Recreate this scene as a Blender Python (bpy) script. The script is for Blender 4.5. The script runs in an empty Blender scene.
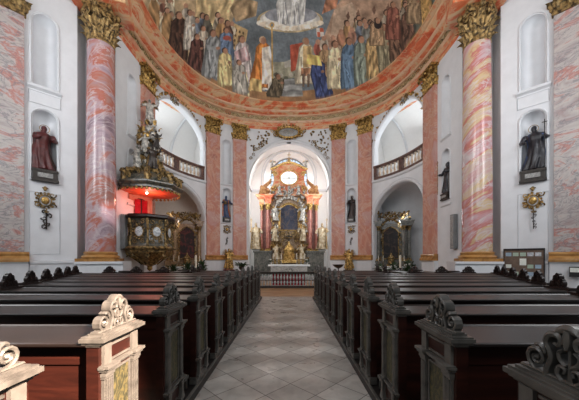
import bpy, bmesh, math, random
import numpy as np
from math import sin, cos, pi, sqrt, radians, hypot, atan2
from mathutils import Vector, Matrix, noise as mnoise
R = random.Random(7)
scn = bpy.context.scene
COL = scn.collection
TAU = 2*pi

# ------------------------------------------------------------------ mesh builder
class MB:
    def __init__(self):
        self.v = []; self.f = []; self.M = Matrix.Identity(4); self.st = []
    def push(self, M): self.st.append(self.M.copy()); self.M = self.M @ M; return self
    def pop(self): self.M = self.st.pop(); return self
    def av(self, p):
        self.v.append(tuple(self.M @ Vector(p))); return len(self.v)-1
    def grid(self, rows, closeu=False, closev=False):
        idx = [[self.av(p) for p in r] for r in rows]
        n = len(idx); m = len(idx[0])
        for i in range(n if closev else n-1):
            for j in range(m if closeu else m-1):
                self.f.append((idx[i][j], idx[i][(j+1) % m], idx[(i+1) % n][(j+1) % m], idx[(i+1) % n][j]))
        return idx
    def poly(self, pts): self.f.append(tuple(self.av(p) for p in pts))
    def box(self, x0, x1, y0, y1, z0, z1, taper=0):
        t = taper
        p = [(x0, y0, z0), (x1, y0, z0), (x1, y1, z0), (x0, y1, z0), (x0+t, y0+t, z1), (x1-t, y0+t, z1), (x1-t, y1-t, z1), (x0+t, y1-t, z1)]
        i = [self.av(q) for q in p]
        for q in ((0, 3, 2, 1), (4, 5, 6, 7), (0, 1, 5, 4), (1, 2, 6, 5), (2, 3, 7, 6), (3, 0, 4, 7)):
            self.f.append(tuple(i[k] for k in q))
        return self
    def tube(self, pts, rad, n=6, flat=1.0):
        pts = [Vector(p) for p in pts]; rows = []
        if not hasattr(rad, '__len__'): rad = [rad]*len(pts)
        up = Vector((0.13, 0.31, 1)).normalized()
        for i, p in enumerate(pts):
            d = (pts[min(i+1, len(pts)-1)]-pts[max(i-1, 0)])
            if d.length < 1e-9: d = Vector((0, 0, 1))
            d.normalize()
            a = d.cross(up)
            if a.length < .1: a = d.cross(Vector((1, 0, 0)))
            a.normalize(); b = d.cross(a); up = -b if False else up
            rows.append([p+a*cos(TAU*k/n)*rad[i]+b*sin(TAU*k/n)*rad[i]*flat for k in range(n)])
        idx = self.grid(rows, closeu=True)
        self.f.append(tuple(reversed(idx[0]))); self.f.append(tuple(idx[-1]))
        return self
    def lathe(self, prof, n=24, a0=0, a1=TAU, sx=1, sy=1, c=(0, 0)):
        full = abs(a1-a0-TAU) < 1e-6
        m = n if full else n+1
        rows = [[(c[0]+r*cos(a0+(a1-a0)*k/n)*sx, c[1]+r*sin(a0+(a1-a0)*k/n)*sy, z) for k in range(m)] for r, z in prof]
        idx = self.grid(rows, closeu=full)
        if full:
            self.f.append(tuple(reversed(idx[0]))); self.f.append(tuple(idx[-1]))
        return self
    def ball(self, c, r, n=10, m=6):
        if not hasattr(r, '__len__'): r = (r, r, r)
        rows = []
        for i in range(m+1):
            t = -pi/2+pi*(.02+.96*i/m)
            rows.append([(c[0]+r[0]*cos(t)*cos(TAU*k/n), c[1]+r[1]*cos(t)*sin(TAU*k/n), c[2]+r[2]*sin(t)) for k in range(n)])
        idx = self.grid(rows, closeu=True)
        self.f.append(tuple(reversed(idx[0]))); self.f.append(tuple(idx[-1]))
        return self
    def prism(self, pts, a, b, axis='y'):
        """polygon in the plane across axis, from a to b"""
        def P(p, t):
            return {'y': (p[0], t, p[1]), 'x': (t, p[0], p[1]), 'z': (p[0], p[1], t)}[axis]
        i = [self.av(P(p, a)) for p in pts]; j = [self.av(P(p, b)) for p in pts]; n = len(pts)
        self.f.append(tuple(i)); self.f.append(tuple(reversed(j)))
        for k in range(n): self.f.append((i[k], j[k], j[(k+1) % n], i[(k+1) % n]))
        return self
    def ribbon(self, pts, w, a, b):
        """thick scroll band: path in (y,z), thickness along x from a to b"""
        if hasattr(w, '__len__') and len(pts) < 12 and len(pts) > 2:
            q = smooth([(p[0], p[1], ww) for p, ww in zip(pts, w)], 4); pts = [p[:2] for p in q]; w = [p[2] for p in q]
        n = len(pts); L = []; Rr = []
        if not hasattr(w, '__len__'): w = [w]*n
        for i in range(n):
            p = Vector(pts[i]); d = Vector(pts[min(i+1, n-1)])-Vector(pts[max(i-1, 0)])
            if d.length < 1e-9: d = Vector((1, 0))
            d.normalize(); q = Vector((-d.y, d.x))
            L.append(p+q*w[i]/2); Rr.append(p-q*w[i]/2)
        rows = [[(b, L[i].x, L[i].y), (b+ (b-a)*.12, pts[i][0], pts[i][1]), (b, Rr[i].x, Rr[i].y), (a, Rr[i].x, Rr[i].y), (a, L[i].x, L[i].y)] for i in range(n)]
        idx = self.grid(rows, closeu=True)
        self.f.append(tuple(idx[0])); self.f.append(tuple(reversed(idx[-1])))
        return self
    def leaf(self, L, W, curl=1.0, n=6):
        """acanthus leaf growing up z from the origin, curling towards +x"""
        rows = []
        for i in range(n+1):
            t = i/n; a = curl*t*t*2.0
            z = L*(t-.28*t*t*curl*.8)*(1 if t < .85 else .97); x = L*.38*curl*t**2.2
            if t > .8: z -= L*.1*(t-.8)/.2*curl
            w = W*(.45+.75*sin(pi*min(t*1.05, 1)))*(1.0 if i % 2 == 0 else .72)*(1 if i < n else .25)
            rows.append([(x-.15*W, -w/2, z), (x+.1*W, -w*.22, z), (x+.02*W, 0, z+.02*L), (x+.1*W, w*.22, z), (x-.15*W, w/2, z)])
        self.grid(rows); return self
    def build(self, name, mat, parent=None, smooth=False, bevel=0):
        me = bpy.data.meshes.new(name); me.from_pydata(self.v, [], self.f); me.update()
        if smooth:
            me.polygons.foreach_set('use_smooth', [True]*len(me.polygons))
            try: me.set_sharp_from_angle(angle=radians(42))
            except Exception: pass
        o = bpy.data.objects.new(name, me); COL.objects.link(o)
        if mat: me.materials.append(mat)
        if parent: o.parent = parent
        if bevel:
            b = o.modifiers.new('b', 'BEVEL'); b.width = bevel; b.segments = 1; b.limit_method = 'ANGLE'
        return o

def T(x, y, z=0): return Matrix.Translation((x, y, z))
def RZ(a): return Matrix.Rotation(a, 4, 'Z')
def RX(a): return Matrix.Rotation(a, 4, 'X')
def RY(a): return Matrix.Rotation(a, 4, 'Y')
def SC(x, y, z): return Matrix.Diagonal((x, y, z, 1))
def tag(o, label, cat, group=None):
    o['label'] = label; o['category'] = cat
    if group: o['group'] = group
    return o
def thing(name, label, cat, loc=(0, 0, 0), rz=0, group=None):
    o = bpy.data.objects.new(name, None); COL.objects.link(o); o.empty_display_size = .2
    o.location = loc; o.rotation_euler = (0, 0, rz); return tag(o, label, cat, group)
def struct(o): o['kind'] = 'structure'; return o
def kids(o): return [c for c in bpy.data.objects if c.parent == o]
def copy_tree(o, parent=None):
    c = o.copy(); COL.objects.link(c)
    if parent: c.parent = parent
    for ch in KIDS.get(o.name) or kids(o): copy_tree(ch, c)
    return c
KIDS = {}
def spiral(cx, cy, r0, r1, a0, turns, n=14):
    return [(cx+(r0+(r1-r0)*i/n)*cos(a0+TAU*turns*i/n), cy+(r0+(r1-r0)*i/n)*sin(a0+TAU*turns*i/n)) for i in range(n+1)]
def smooth(pts, k=4):
    """Catmull-Rom through the points"""
    out = []; n = len(pts)
    for i in range(n-1):
        p = [pts[max(i-1, 0)], pts[i], pts[i+1], pts[min(i+2, n-1)]]
        for j in range(k):
            t = j/k
            out.append(tuple(.5*(2*p[1][c]+(p[2][c]-p[0][c])*t+(2*p[0][c]-5*p[1][c]+4*p[2][c]-p[3][c])*t*t+(3*p[1][c]-p[0][c]-3*p[2][c]+p[3][c])*t**3) for c in range(len(p[0]))))
    out.append(tuple(pts[-1])); return out
def freeze(o, voxel):
    m = o.modifiers.new('r', 'REMESH'); m.mode = 'VOXEL'; m.voxel_size = voxel; m.use_smooth_shade = True
    dg = bpy.context.evaluated_depsgraph_get(); dg.update()
    me = bpy.data.meshes.new_from_object(o.evaluated_get(dg))
    mats = list(o.data.materials); o.modifiers.clear(); o.data = me
    if not me.materials and mats: me.materials.append(mats[0])
    return o

# ------------------------------------------------------------------ materials
def new_mat(name):
    m = bpy.data.materials.new(name); m.use_nodes = True
    nt = m.node_tree; return m, nt, nt.nodes['Principled BSDF']
def ramp(nt, fac, cols):
    r = nt.nodes.new('ShaderNodeValToRGB'); e = r.color_ramp.elements
    while len(e) < len(cols): e.new(.5)
    for el, (p, c) in zip(e, cols): el.position = p; el.color = (*c, 1)
    nt.links.new(fac, r.inputs[0]); return r.outputs[0]
def coords(nt, scale=(1, 1, 1), rot=(0, 0, 0), loc=(0, 0, 0)):
    tc = nt.nodes.new('ShaderNodeTexCoord'); m0 = nt.nodes.new('ShaderNodeMapping'); mp = nt.nodes.new('ShaderNodeMapping')
    m0.inputs['Rotation'].default_value = rot; mp.inputs['Scale'].default_value = scale; mp.inputs['Location'].default_value = loc
    nt.links.new(tc.outputs['Object'], m0.inputs[0]); nt.links.new(m0.outputs[0], mp.inputs[0]); return mp.outputs[0]
def noise(nt, co, scale, detail=4, dist=0, rough=.55):
    n = nt.nodes.new('ShaderNodeTexNoise'); n.inputs['Scale'].default_value = scale; n.inputs['Detail'].default_value = detail
    n.inputs['Distortion'].default_value = dist; n.inputs['Roughness'].default_value = rough
    nt.links.new(co, n.inputs['Vector']); return n.outputs['Fac']
def bump(nt, bs, h, strength=.3, dist=.02):
    b = nt.nodes.new('ShaderNodeBump'); b.inputs['Strength'].default_value = strength; b.inputs['Distance'].default_value = dist
    nt.links.new(h, b.inputs['Height']); nt.links.new(b.outputs[0], bs.inputs['Normal'])
def plain(name, c, rough=.6, metal=0, var=.12, scale=6, bmp=0, emis=0, spec=None):
    m, nt, bs = new_mat(name); co = coords(nt)
    f = noise(nt, co, scale, 4)
    lo = tuple(max(0, x*(1-var)) for x in c); hi = tuple(min(1, x*(1+var)) for x in c)
    nt.links.new(ramp(nt, f, [(.3, lo), (.7, hi)]), bs.inputs['Base Color'])
    bs.inputs['Roughness'].default_value = rough; bs.inputs['Metallic'].default_value = metal
    if spec is not None: bs.inputs['Specular IOR Level'].default_value = spec
    if bmp: bump(nt, bs, noise(nt, co, scale*3, 3), bmp)
    if emis:
        bs.inputs['Emission Color'].default_value = (*c, 1); bs.inputs['Emission Strength'].default_value = emis
    return m
def marble(name, cols, scale=1.0, stretch=(1, 1, 1), rot=(0, 0, 0), dist=2.5, rough=.22, veins=None, loc=(0, 0, 0)):
    m, nt, bs = new_mat(name); co = coords(nt, stretch, rot, loc)
    c = ramp(nt, noise(nt, co, scale, 7, dist, .62), cols)
    if veins:
        v = noise(nt, co, scale*1.5, 6, dist*1.3, .6)
        k = ramp(nt, v, [(.47, (0, 0, 0)), (.495, (.7,)*3), (.505, (.7,)*3), (.53, (0, 0, 0))])
        mx = nt.nodes.new('ShaderNodeMix'); mx.data_type = 'RGBA'
        nt.links.new(k, mx.inputs[0]); nt.links.new(c, mx.inputs[6]); mx.inputs[7].default_value = (*veins, 1); c = mx.outputs[2]
    nt.links.new(c, bs.inputs['Base Color']); bs.inputs['Roughness'].default_value = rough
    return m
def gilt(name, a, b, rough=.42, metal=.75, scale=9):
    m, nt, bs = new_mat(name); co = coords(nt)
    nt.links.new(ramp(nt, noise(nt, co, scale, 5), [(.38, a), (.6, b)]), bs.inputs['Base Color'])
    bs.inputs['Metallic'].default_value = metal; bs.inputs['Roughness'].default_value = rough
    bump(nt, bs, noise(nt, co, scale*2.2, 4), .5, .03); return m

M = {}
M['white'] = plain('white_plaster', (.70, .72, .75), .75, var=.045, scale=2.5)
M['white_mould'] = plain('white_stucco_moulding', (.66, .68, .71), .6, var=.04)
M['vault'] = plain('vault_plaster', (.84, .84, .83), .8, var=.02)
M['pink_wall'] = plain('warm_plaster', (.76, .69, .63), .8, var=.04)
M['marble_red'] = marble('pink_lavender_marble', [(.30, (.16, .11, .13)), (.40, (.34, .25, .30)), (.47, (.44, .33, .36)), (.53, (.44, .14, .10)), (.60, (.42, .22, .19)), (.68, (.34, .25, .30)), (.8, (.50, .39, .40))], .62, (.55, .55, 1.5), (.55, .65, 0), 1.3, .22, veins=(.54, .46, .47))
M['marble_flame'] = marble('pink_yellow_marble', [(.30, (.32, .27, .31)), (.38, (.52, .27, .29)), (.45, (.56, .42, .36)), (.50, (.58, .44, .25)), (.55, (.50, .17, .15)), (.62, (.54, .33, .35)), (.7, (.56, .47, .48)), (.8, (.46, .38, .44))], .55, (.5, .5, 1.9), (.5, .4, 0), 1.2, .22, veins=(.60, .55, .55), loc=(3, 5, 2.4))
M['marble_pale'] = marble('pale_veined_marble', [(.3, (.30, .20, .20)), (.42, (.42, .37, .36)), (.50, (.50, .46, .44)), (.56, (.46, .20, .17)), (.62, (.48, .38, .36)), (.75, (.44, .40, .42))], .8, (.8, .8, 1.9), (.3, .2, 0), 1.7, .25, veins=(.20, .20, .22), loc=(8, 1, 0))
M['marble_salmon'] = marble('salmon_marble', [(.3, (.34, .14, .12)), (.41, (.48, .22, .17)), (.48, (.56, .31, .23)), (.55, (.50, .20, .14)), (.62, (.50, .28, .25)), (.8, (.56, .40, .36))], .75, (.9, .9, .7), (.5, .5, 0), 1.3, .3, veins=(.58, .42, .34))
M['marble_orange'] = marble('orange_red_marble', [(.34, (.52, .085, .035)), (.44, (.66, .15, .06)), (.50, (.70, .26, .12)), (.54, (.70, .44, .24)), (.59, (.68, .48, .29)), (.63, (.66, .18, .075)), (.75, (.56, .10, .045))], .7, (1, 1, 1.6), (0, .2, .3), 1.1, .35, veins=(.66, .46, .28))
M['marble_cream'] = marble('cream_frieze', [(.35, (.40, .29, .14)), (.5, (.50, .38, .21)), (.57, (.55, .44, .27)), (.63, (.46, .17, .08)), (.8, (.45, .34, .19))], 1.3, dist=1.0, rough=.5)
M['ochre'] = marble('ochre_marble', [(.35, (.26, .12, .035)), (.5, (.42, .21, .06)), (.65, (.50, .28, .10))], 2.0, dist=1.5, rough=.3)
M['brownrail'] = marble('brown_marble', [(.35, (.06, .03, .025)), (.55, (.13, .065, .05)), (.7, (.2, .11, .085))], 2.5, dist=1.5, rough=.4)
M['baluster_cream'] = marble('cream_marble', [(.4, (.55, .42, .30)), (.6, (.70, .58, .46))], 3, rough=.4)
M['gold'] = gilt('gold', (.085, .045, .012), (.62, .40, .13), .42, .7)
M['goldold'] = gilt('aged_gold', (.045, .03, .015), (.42, .28, .11), .5, .55)
M['goldbright'] = gilt('bright_gold', (.30, .17, .04), (.80, .54, .20), .38, .7)
M['ochregold'] = gilt('tan_gold_stucco', (.30, .11, .035), (.56, .31, .13), .5, .3, 5)
M['lightstone'] = marble('light_grey_marble', [(.35, (.34, .33, .31)), (.5, (.46, .45, .43)), (.65, (.56, .55, .52))], 3, dist=2, rough=.4, veins=(.62, .6, .57))
M['silver'] = gilt('silvered_stucco', (.13, .13, .12), (.62, .60, .55), .5, .3, 7)
M['darkmarble'] = marble('dark_green_marble', [(.35, (.03, .035, .03)), (.5, (.10, .10, .085)), (.62, (.17, .13, .08)), (.75, (.07, .06, .045))], 3, dist=2, rough=.25)
M['greymarble'] = marble('grey_marble', [(.35, (.16, .165, .165)), (.5, (.28, .28, .275)), (.65, (.38, .37, .36))], 3, dist=2, rough=.35, veins=(.5, .5, .48))
M['sidegrey'] = marble('grey_green_marble', [(.35, (.05, .05, .045)), (.5, (.12, .12, .105)), (.65, (.20, .19, .16))], 3, dist=2, rough=.35)
M['tanmarble'] = marble('tan_marble', [(.35, (.14, .08, .04)), (.5, (.28, .18, .095)), (.65, (.42, .30, .17))], 3, dist=2, rough=.35)
M['wood'] = marble('dark_stained_wood', [(.35, (.008, .0045, .004)), (.5, (.013, .006, .005)), (.65, (.022, .009, .006))], 1.6, (1, 6, 6), dist=.6, rough=.35)
M['ledge'] = marble('worn_ledge_wood', [(.35, (.006, .0045, .004)), (.55, (.010, .007, .006)), (.7, (.018, .010, .008))], 1.8, (1, 7, 7), dist=.5, rough=.36)
M['woodred'] = marble('red_brown_wood', [(.35, (.014, .0035, .0022)), (.5, (.025, .0058, .0034)), (.65, (.042, .010, .0055))], 2.2, (1, 5, 5), dist=.8, rough=.42)
M['grisaille'] = marble('grey_painted_carving', [(.35, (.05, .047, .042)), (.5, (.088, .083, .074)), (.65, (.13, .122, .108))], 4, dist=1, rough=.33)
M['inlay'] = marble('green_gold_painted_panel', [(.35, (.02, .021, .013)), (.5, (.045, .043, .022)), (.58, (.11, .09, .035)), (.7, (.03, .03, .018))], 14, (1, 1, .5), dist=3, rough=.5)
M['platform'] = plain('platform_wood', (.016, .012, .011), .5, var=.3, scale=4)
M['bronze'] = plain('dark_bronze', (.035, .028, .024), .35, .3, .4, 12)
M['skin'] = plain('painted_flesh', (.42, .26, .18), .5)
M['redcloth'] = plain('red_cloth', (.42, .012, .03), .7, var=.3)
M['bluerobe'] = plain('blue_robe', (.04, .07, .16), .5, var=.35)
M['orangerobe'] = plain('orange_robe', (.48, .17, .06), .5, var=.35)
M['brownrobe'] = plain('brown_robe', (.035, .022, .02), .45, var=.4)
M['blackrobe'] = plain('black_robe', (.018, .018, .024), .4, var=.4)
M['maroonrobe'] = plain('maroon_robe', (.085, .018, .018), .45, var=.4)
M['goldrobe'] = gilt('pale_gilt_robe', (.28, .20, .10), (.60, .52, .38), .5, .25, 4)
M['linen'] = plain('white_linen', (.82, .84, .85), .8, var=.03)
M['leafgreen'] = plain('leaf_green', (.022, .05, .015), .5, var=.5, scale=15)
M['flower'] = plain('white_flower', (.8, .8, .74), .6)
M['wax'] = plain('wax', (.78, .74, .62), .4)
M['greybox'] = plain('grey_enamel', (.20, .215, .22), .4)
M['paper'] = plain('paper', (.75, .78, .72), .7, var=.1, scale=20)
M['board'] = plain('board_wood', (.13, .085, .06), .6, var=.3)
M['black'] = plain('black_paint', (.012, .012, .012), .5)
M['picture'] = marble('dark_oil_painting', [(.3, (.008, .010, .02)), (.48, (.03, .04, .075)), (.56, (.10, .08, .075)), (.62, (.05, .02, .02)), (.75, (.015, .02, .045))], 2.2, (1, 1, .7), dist=1.5, rough=.65)
M['picture2'] = marble('dark_brown_painting', [(.3, (.004, .004, .005)), (.5, (.012, .011, .012)), (.6, (.06, .035, .028)), (.7, (.012, .01, .01))], 2.5, (1, 1, .7), dist=1.5, rough=.7)
M['redpic'] = marble('dark_red_painting', [(.3, (.008, .006, .007)), (.5, (.022, .012, .012)), (.58, (.12, .02, .02)), (.7, (.014, .01, .015))], 2.5, (1, 1, .7), dist=1.5, rough=.7)
M['altar_pink'] = marble('altar_red_marble', [(.35, (.20, .055, .04)), (.5, (.32, .11, .085)), (.62, (.42, .20, .15)), (.75, (.26, .07, .05))], 2.5, dist=1.5, rough=.3)
M['ringcream'] = marble('pink_cream_moulding', [(.4, (.62, .34, .20)), (.55, (.66, .46, .30)), (.68, (.60, .20, .11))], 1.0, dist=1, rough=.35)
M['medal'] = marble('pale_medallion_relief', [(.4, (.35, .38, .42)), (.6, (.72, .74, .76))], 9, dist=1, rough=.5)
M['glow'] = plain('backlit_glass', (.80, .91, 1.0), .3, var=.03, emis=.75)
M['windowglass'] = plain('daylit_glass', (.45, .60, .74), .2, var=.15, scale=3, emis=.75)
M['lampglow'] = plain('lamp_bulb', (1, .93, .8), .3, var=0, emis=12)
M['rosewood'] = plain('orange_canopy_soffit', (.62, .12, .05), .5, var=.35, scale=5)

def floor_mat():
    m, nt, bs = new_mat('stone_floor_tiles')
    tc = nt.nodes.new('ShaderNodeTexCoord'); mp = nt.nodes.new('ShaderNodeMapping')
    mp.inputs['Rotation'].default_value = (0, 0, -pi/4); nt.links.new(tc.outputs['Object'], mp.inputs[0])
    # rotation by -45 deg: u=(x+y)/sqrt2, v=(y-x)/sqrt2 ; joints at x+y=3.455 and y-x=3.42
    g = .413
    mp.inputs['Location'].default_value = (-(3.455/sqrt(2)) % g, -(3.42/sqrt(2)) % g, 0)
    b = nt.nodes.new('ShaderNodeTexBrick'); b.offset = 0; b.squash = 1
    for k, v in (('Scale', 1), ('Mortar Size', .005), ('Mortar Smooth', .2), ('Bias', 0), ('Brick Width', g), ('Row Height', g)): b.inputs[k].default_value = v
    b.inputs['Color1'].default_value = (.33, .31, .285, 1); b.inputs['Color2'].default_value = (.52, .50, .47, 1); b.inputs['Mortar'].default_value = (.07, .06, .055, 1)
    nt.links.new(mp.outputs[0], b.inputs['Vector'])
    co = coords(nt); n = noise(nt, co, 5, 6, .5)
    mx = nt.nodes.new('ShaderNodeMix'); mx.data_type = 'RGBA'; mx.blend_type = 'MULTIPLY'; mx.inputs[0].default_value = .8
    nt.links.new(b.outputs[0], mx.inputs[6]); nt.links.new(ramp(nt, n, [(.3, (.72, .70, .68)), (.7, (1.15, 1.14, 1.12))]), mx.inputs[7])
    nt.links.new(mx.outputs[2], bs.inputs['Base Color'])
    nt.links.new(ramp(nt, noise(nt, co, 3, 4), [(.3, (.24,)*3), (.7, (.42,)*3)]), bs.inputs['Roughness'])
    bump(nt, bs, b.outputs['Fac'], -.2, .004); return m
M['floor'] = floor_mat()
M['floor_warmlit'] = marble('stone_floor_warm_light', [(.35, (.22, .105, .045)), (.5, (.34, .19, .09)), (.65, (.44, .28, .15))], 1.2, (1, 3, 1), dist=.8, rough=.35)  # stone floor; the warm orange light on it is painted into the colour

# ------------------------------------------------------------------ plan of the rotunda
CY = 12.6
def Rb(phi, a=7.3, b=7.45, n=2.6):
    return (abs(cos(phi)/a)**n+abs(sin(phi)/b)**n)**(-1/n)
def Rp(phi): return (abs(cos(phi)/6.35)**2.15+abs(sin(phi)/6.62)**2.15)**(-1/2.15)
class Path:
    def __init__(self, pts):
        self.p = pts; self.s = [0]
        for a, b in zip(pts, pts[1:]): self.s.append(self.s[-1]+hypot(b[0]-a[0], b[1]-a[1]))
        self.L = self.s[-1]
    def at(self, u, d=0, side=1):
        """point at arclength u, d metres behind the face; side mirrors x"""
        i = 0; n = len(self.s)
        while i < n-2 and self.s[i+1] < u: i += 1
        a, b = self.p[i], self.p[i+1]; t = (u-self.s[i])/(self.s[i+1]-self.s[i])
        def tan(k):
            k0, k1 = max(k-1, 0), min(k+1, n-1)
            return Vector((self.p[k1][0]-self.p[k0][0], self.p[k1][1]-self.p[k0][1])).normalized()
        tg = (tan(i)*(1-t)+tan(i+1)*t).normalized()
        x = a[0]+(b[0]-a[0])*t+tg.y*d; y = a[1]+(b[1]-a[1])*t-tg.x*d
        return x*side, y
    def find(self, m):
        best = min(range(4001), key=lambda k: abs((lambda q: q[0]/q[1]-m)(self.at(self.L*k/4000))))
        return self.L*best/4000
    def angle(self, u, side=1):
        """rotation about z that turns local +y (into the wall) to the outward normal"""
        p = self.at(u, 0, side); q = self.at(u, 1, side); return atan2(q[1]-p[1], q[0]-p[0])-pi/2
PHI0 = -radians(10)
rot = Path([(Rb(PHI0+(pi/2-PHI0)*k/160)*cos(PHI0+(pi/2-PHI0)*k/160), CY+Rb(PHI0+(pi/2-PHI0)*k/160)*sin(PHI0+(pi/2-PHI0)*k/160)) for k in range(161)])
# note: path runs from the nave side (phi0) to the chancel arch (phi=90deg); outward is to its right
pier = Path([(9.95, 8.13), (8.0, 10.2)])
def sweep(mb, path, u0, u1, n, prof, side=1, closed=True):
    rows = [[(*path.at(u0+(u1-u0)*k/n, d, side), z) for d, z in prof] for k in range(n+1)]
    idx = mb.grid(rows, closeu=closed)
    if closed: mb.f.append(tuple(idx[0])); mb.f.append(tuple(reversed(idx[-1])))
def arch_z(u, o):
    uc, hw, zb, zs, rise = o
    x = (u-uc)/hw
    return zs+rise*sqrt(max(0, 1-x*x))
def wall(mb, path, u0, u1, z0, z1, ops, side=1, th=.45):
    us = {round(u0+(u1-u0)*k/90, 4) for k in range(91)}
    for o in ops:
        for k in range(33): us.add(round(o[0]-o[1]*cos(pi*k/32), 4))
    us = sorted(u for u in us if u0-1e-6 <= u <= u1+1e-6)
    def ints(ua, ub):
        m = (ua+ub)/2; seg = [(z0, z0, z1, z1)]
        for o in sorted((o for o in ops if abs(m-o[0]) < o[1]), key=lambda o: o[2]):
            a = seg.pop(); seg.append((a[0], a[1], o[2], o[2])); seg.append((arch_z(ua, o), arch_z(ub, o), a[2], a[3]))
        return seg
    for ua, ub in zip(us, us[1:]):
        if ub-ua < 1e-5: continue
        for (la, lb, ha, hb) in ints(ua, ub):
            if ha-la < 1e-4 and hb-lb < 1e-4: continue
            A = path.at(ua, 0, side); B = path.at(ub, 0, side); A2 = path.at(ua, th, side); B2 = path.at(ub, th, side)
            mb.poly([(*A, la), (*B, lb), (*B, hb), (*A, ha)])
            mb.poly([(*A, la), (*A2, la), (*B2, lb), (*B, lb)])
            mb.poly([(*A, ha), (*B, hb), (*B2, hb), (*A2, ha)])
            mb.poly([(*A2, la), (*A2, ha), (*B2, hb), (*B2, lb)])
    for o in ops:
        for e in (-1, 1):
            u = o[0]+e*o[1]
            if u0 < u < u1:
                A = path.at(u, 0, side); B = path.at(u, th, side)
                mb.poly([(*A, o[2]), (*B, o[2]), (*B, o[3]), (*A, o[3])])
def niche(mb, path, o, side=1, depth=.36):
    uc, hw, zb, zs, rise = o; rows = []; n = 14
    for z in (zb, zs): rows.append([(*path.at(uc-hw*cos(pi*k/n), .02+depth*sin(pi*k/n), side), z) for k in range(n+1)])
    for j in range(1, 8):
        e = pi/2*j/7
        rows.append([(*path.at(uc-hw*cos(e)*cos(pi*k/n), .02+depth*cos(e)*sin(pi*k/n), side), zs+rise*sin(e)) for k in range(n+1)])
    mb.grid(rows); mb.poly(rows[0])
def archtube(mb, path, o, side=1, r=.06, d=-.03, ext=0, n=28, z0=None):
    uc, hw, zb, zs, rise = o; pts = []
    if z0 is not None: pts.append((*path.at(uc-hw-ext, d, side), z0))
    for k in range(n+1):
        a = pi*k/n; pts.append((*path.at(uc-(hw+ext)*cos(a), d, side), zs+(rise+ext)*sin(a)))
    if z0 is not None: pts.append((*path.at(uc+hw+ext, d, side), z0))
    mb.tube(pts, r, 6)
def frame_at(path, u, side, d=0, z=0):
    """local frame: x along the wall, y into the wall, z up"""
    x, y = path.at(u, d, side); return T(x, y, z) @ RZ(path.angle(u, side))
# ------------------------------------------------------------------ shell
fl = MB(); fl.box(-13, 13, -4, 11.2, -.1, 0); struct(fl.build('floor', M['floor']))
fl = MB(); fl.box(-13, 13, 11.2, 27, -.1, 0); o = fl.build('floor', M['floor_warmlit']); struct(o)
fl = MB(); fl.box(-4.4, 4.4, 19.2, 25.2, 0, .12); fl.box(-4.2, 4.2, 19.5, 25.2, .12, .16)
struct(fl.build('trim_1', M['greymarble']))

mA, mB_ = .504, .3148
uA, uB = rot.find(mA), rot.find(mB_)
uArch = (uA+uB)/2; hwA = (uB-uA)/2
LOW = (uArch, hwA, 0.0, 6.18-hwA, hwA)
UP = (uArch, hwA*.985, 6.8, 10.98-hwA, hwA*.985)
uP2, uP3, uP4 = rot.find(142.5/270), rot.find(76.5/270), rot.find(49.5/270)
uN1 = rot.find(157/270); uN2 = rot.find(62.3/270)
CH = (rot.L, 3.0, 0.0, 7.2, 3.0)
NI = {'a': (uN1, .30, 7.3, 9.75, .30), 'b': (uN1, .30, 4.3, 6.35, .30), 'c': (uN2, .30, 6.9, 9.7, .30), 'd': (uN2, .30, 4.15, 6.25, .30)}
uPier = hypot(1.95, 2.07)*(9.95-8.62)/1.95
PN = {'a': (uPier, .32, 7.65, 9.85, .32), 'b': (uPier, .32, 4.28, 6.48, .32)}
sidename = {-1: 'left', 1: 'right'}
tn = 2
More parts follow.
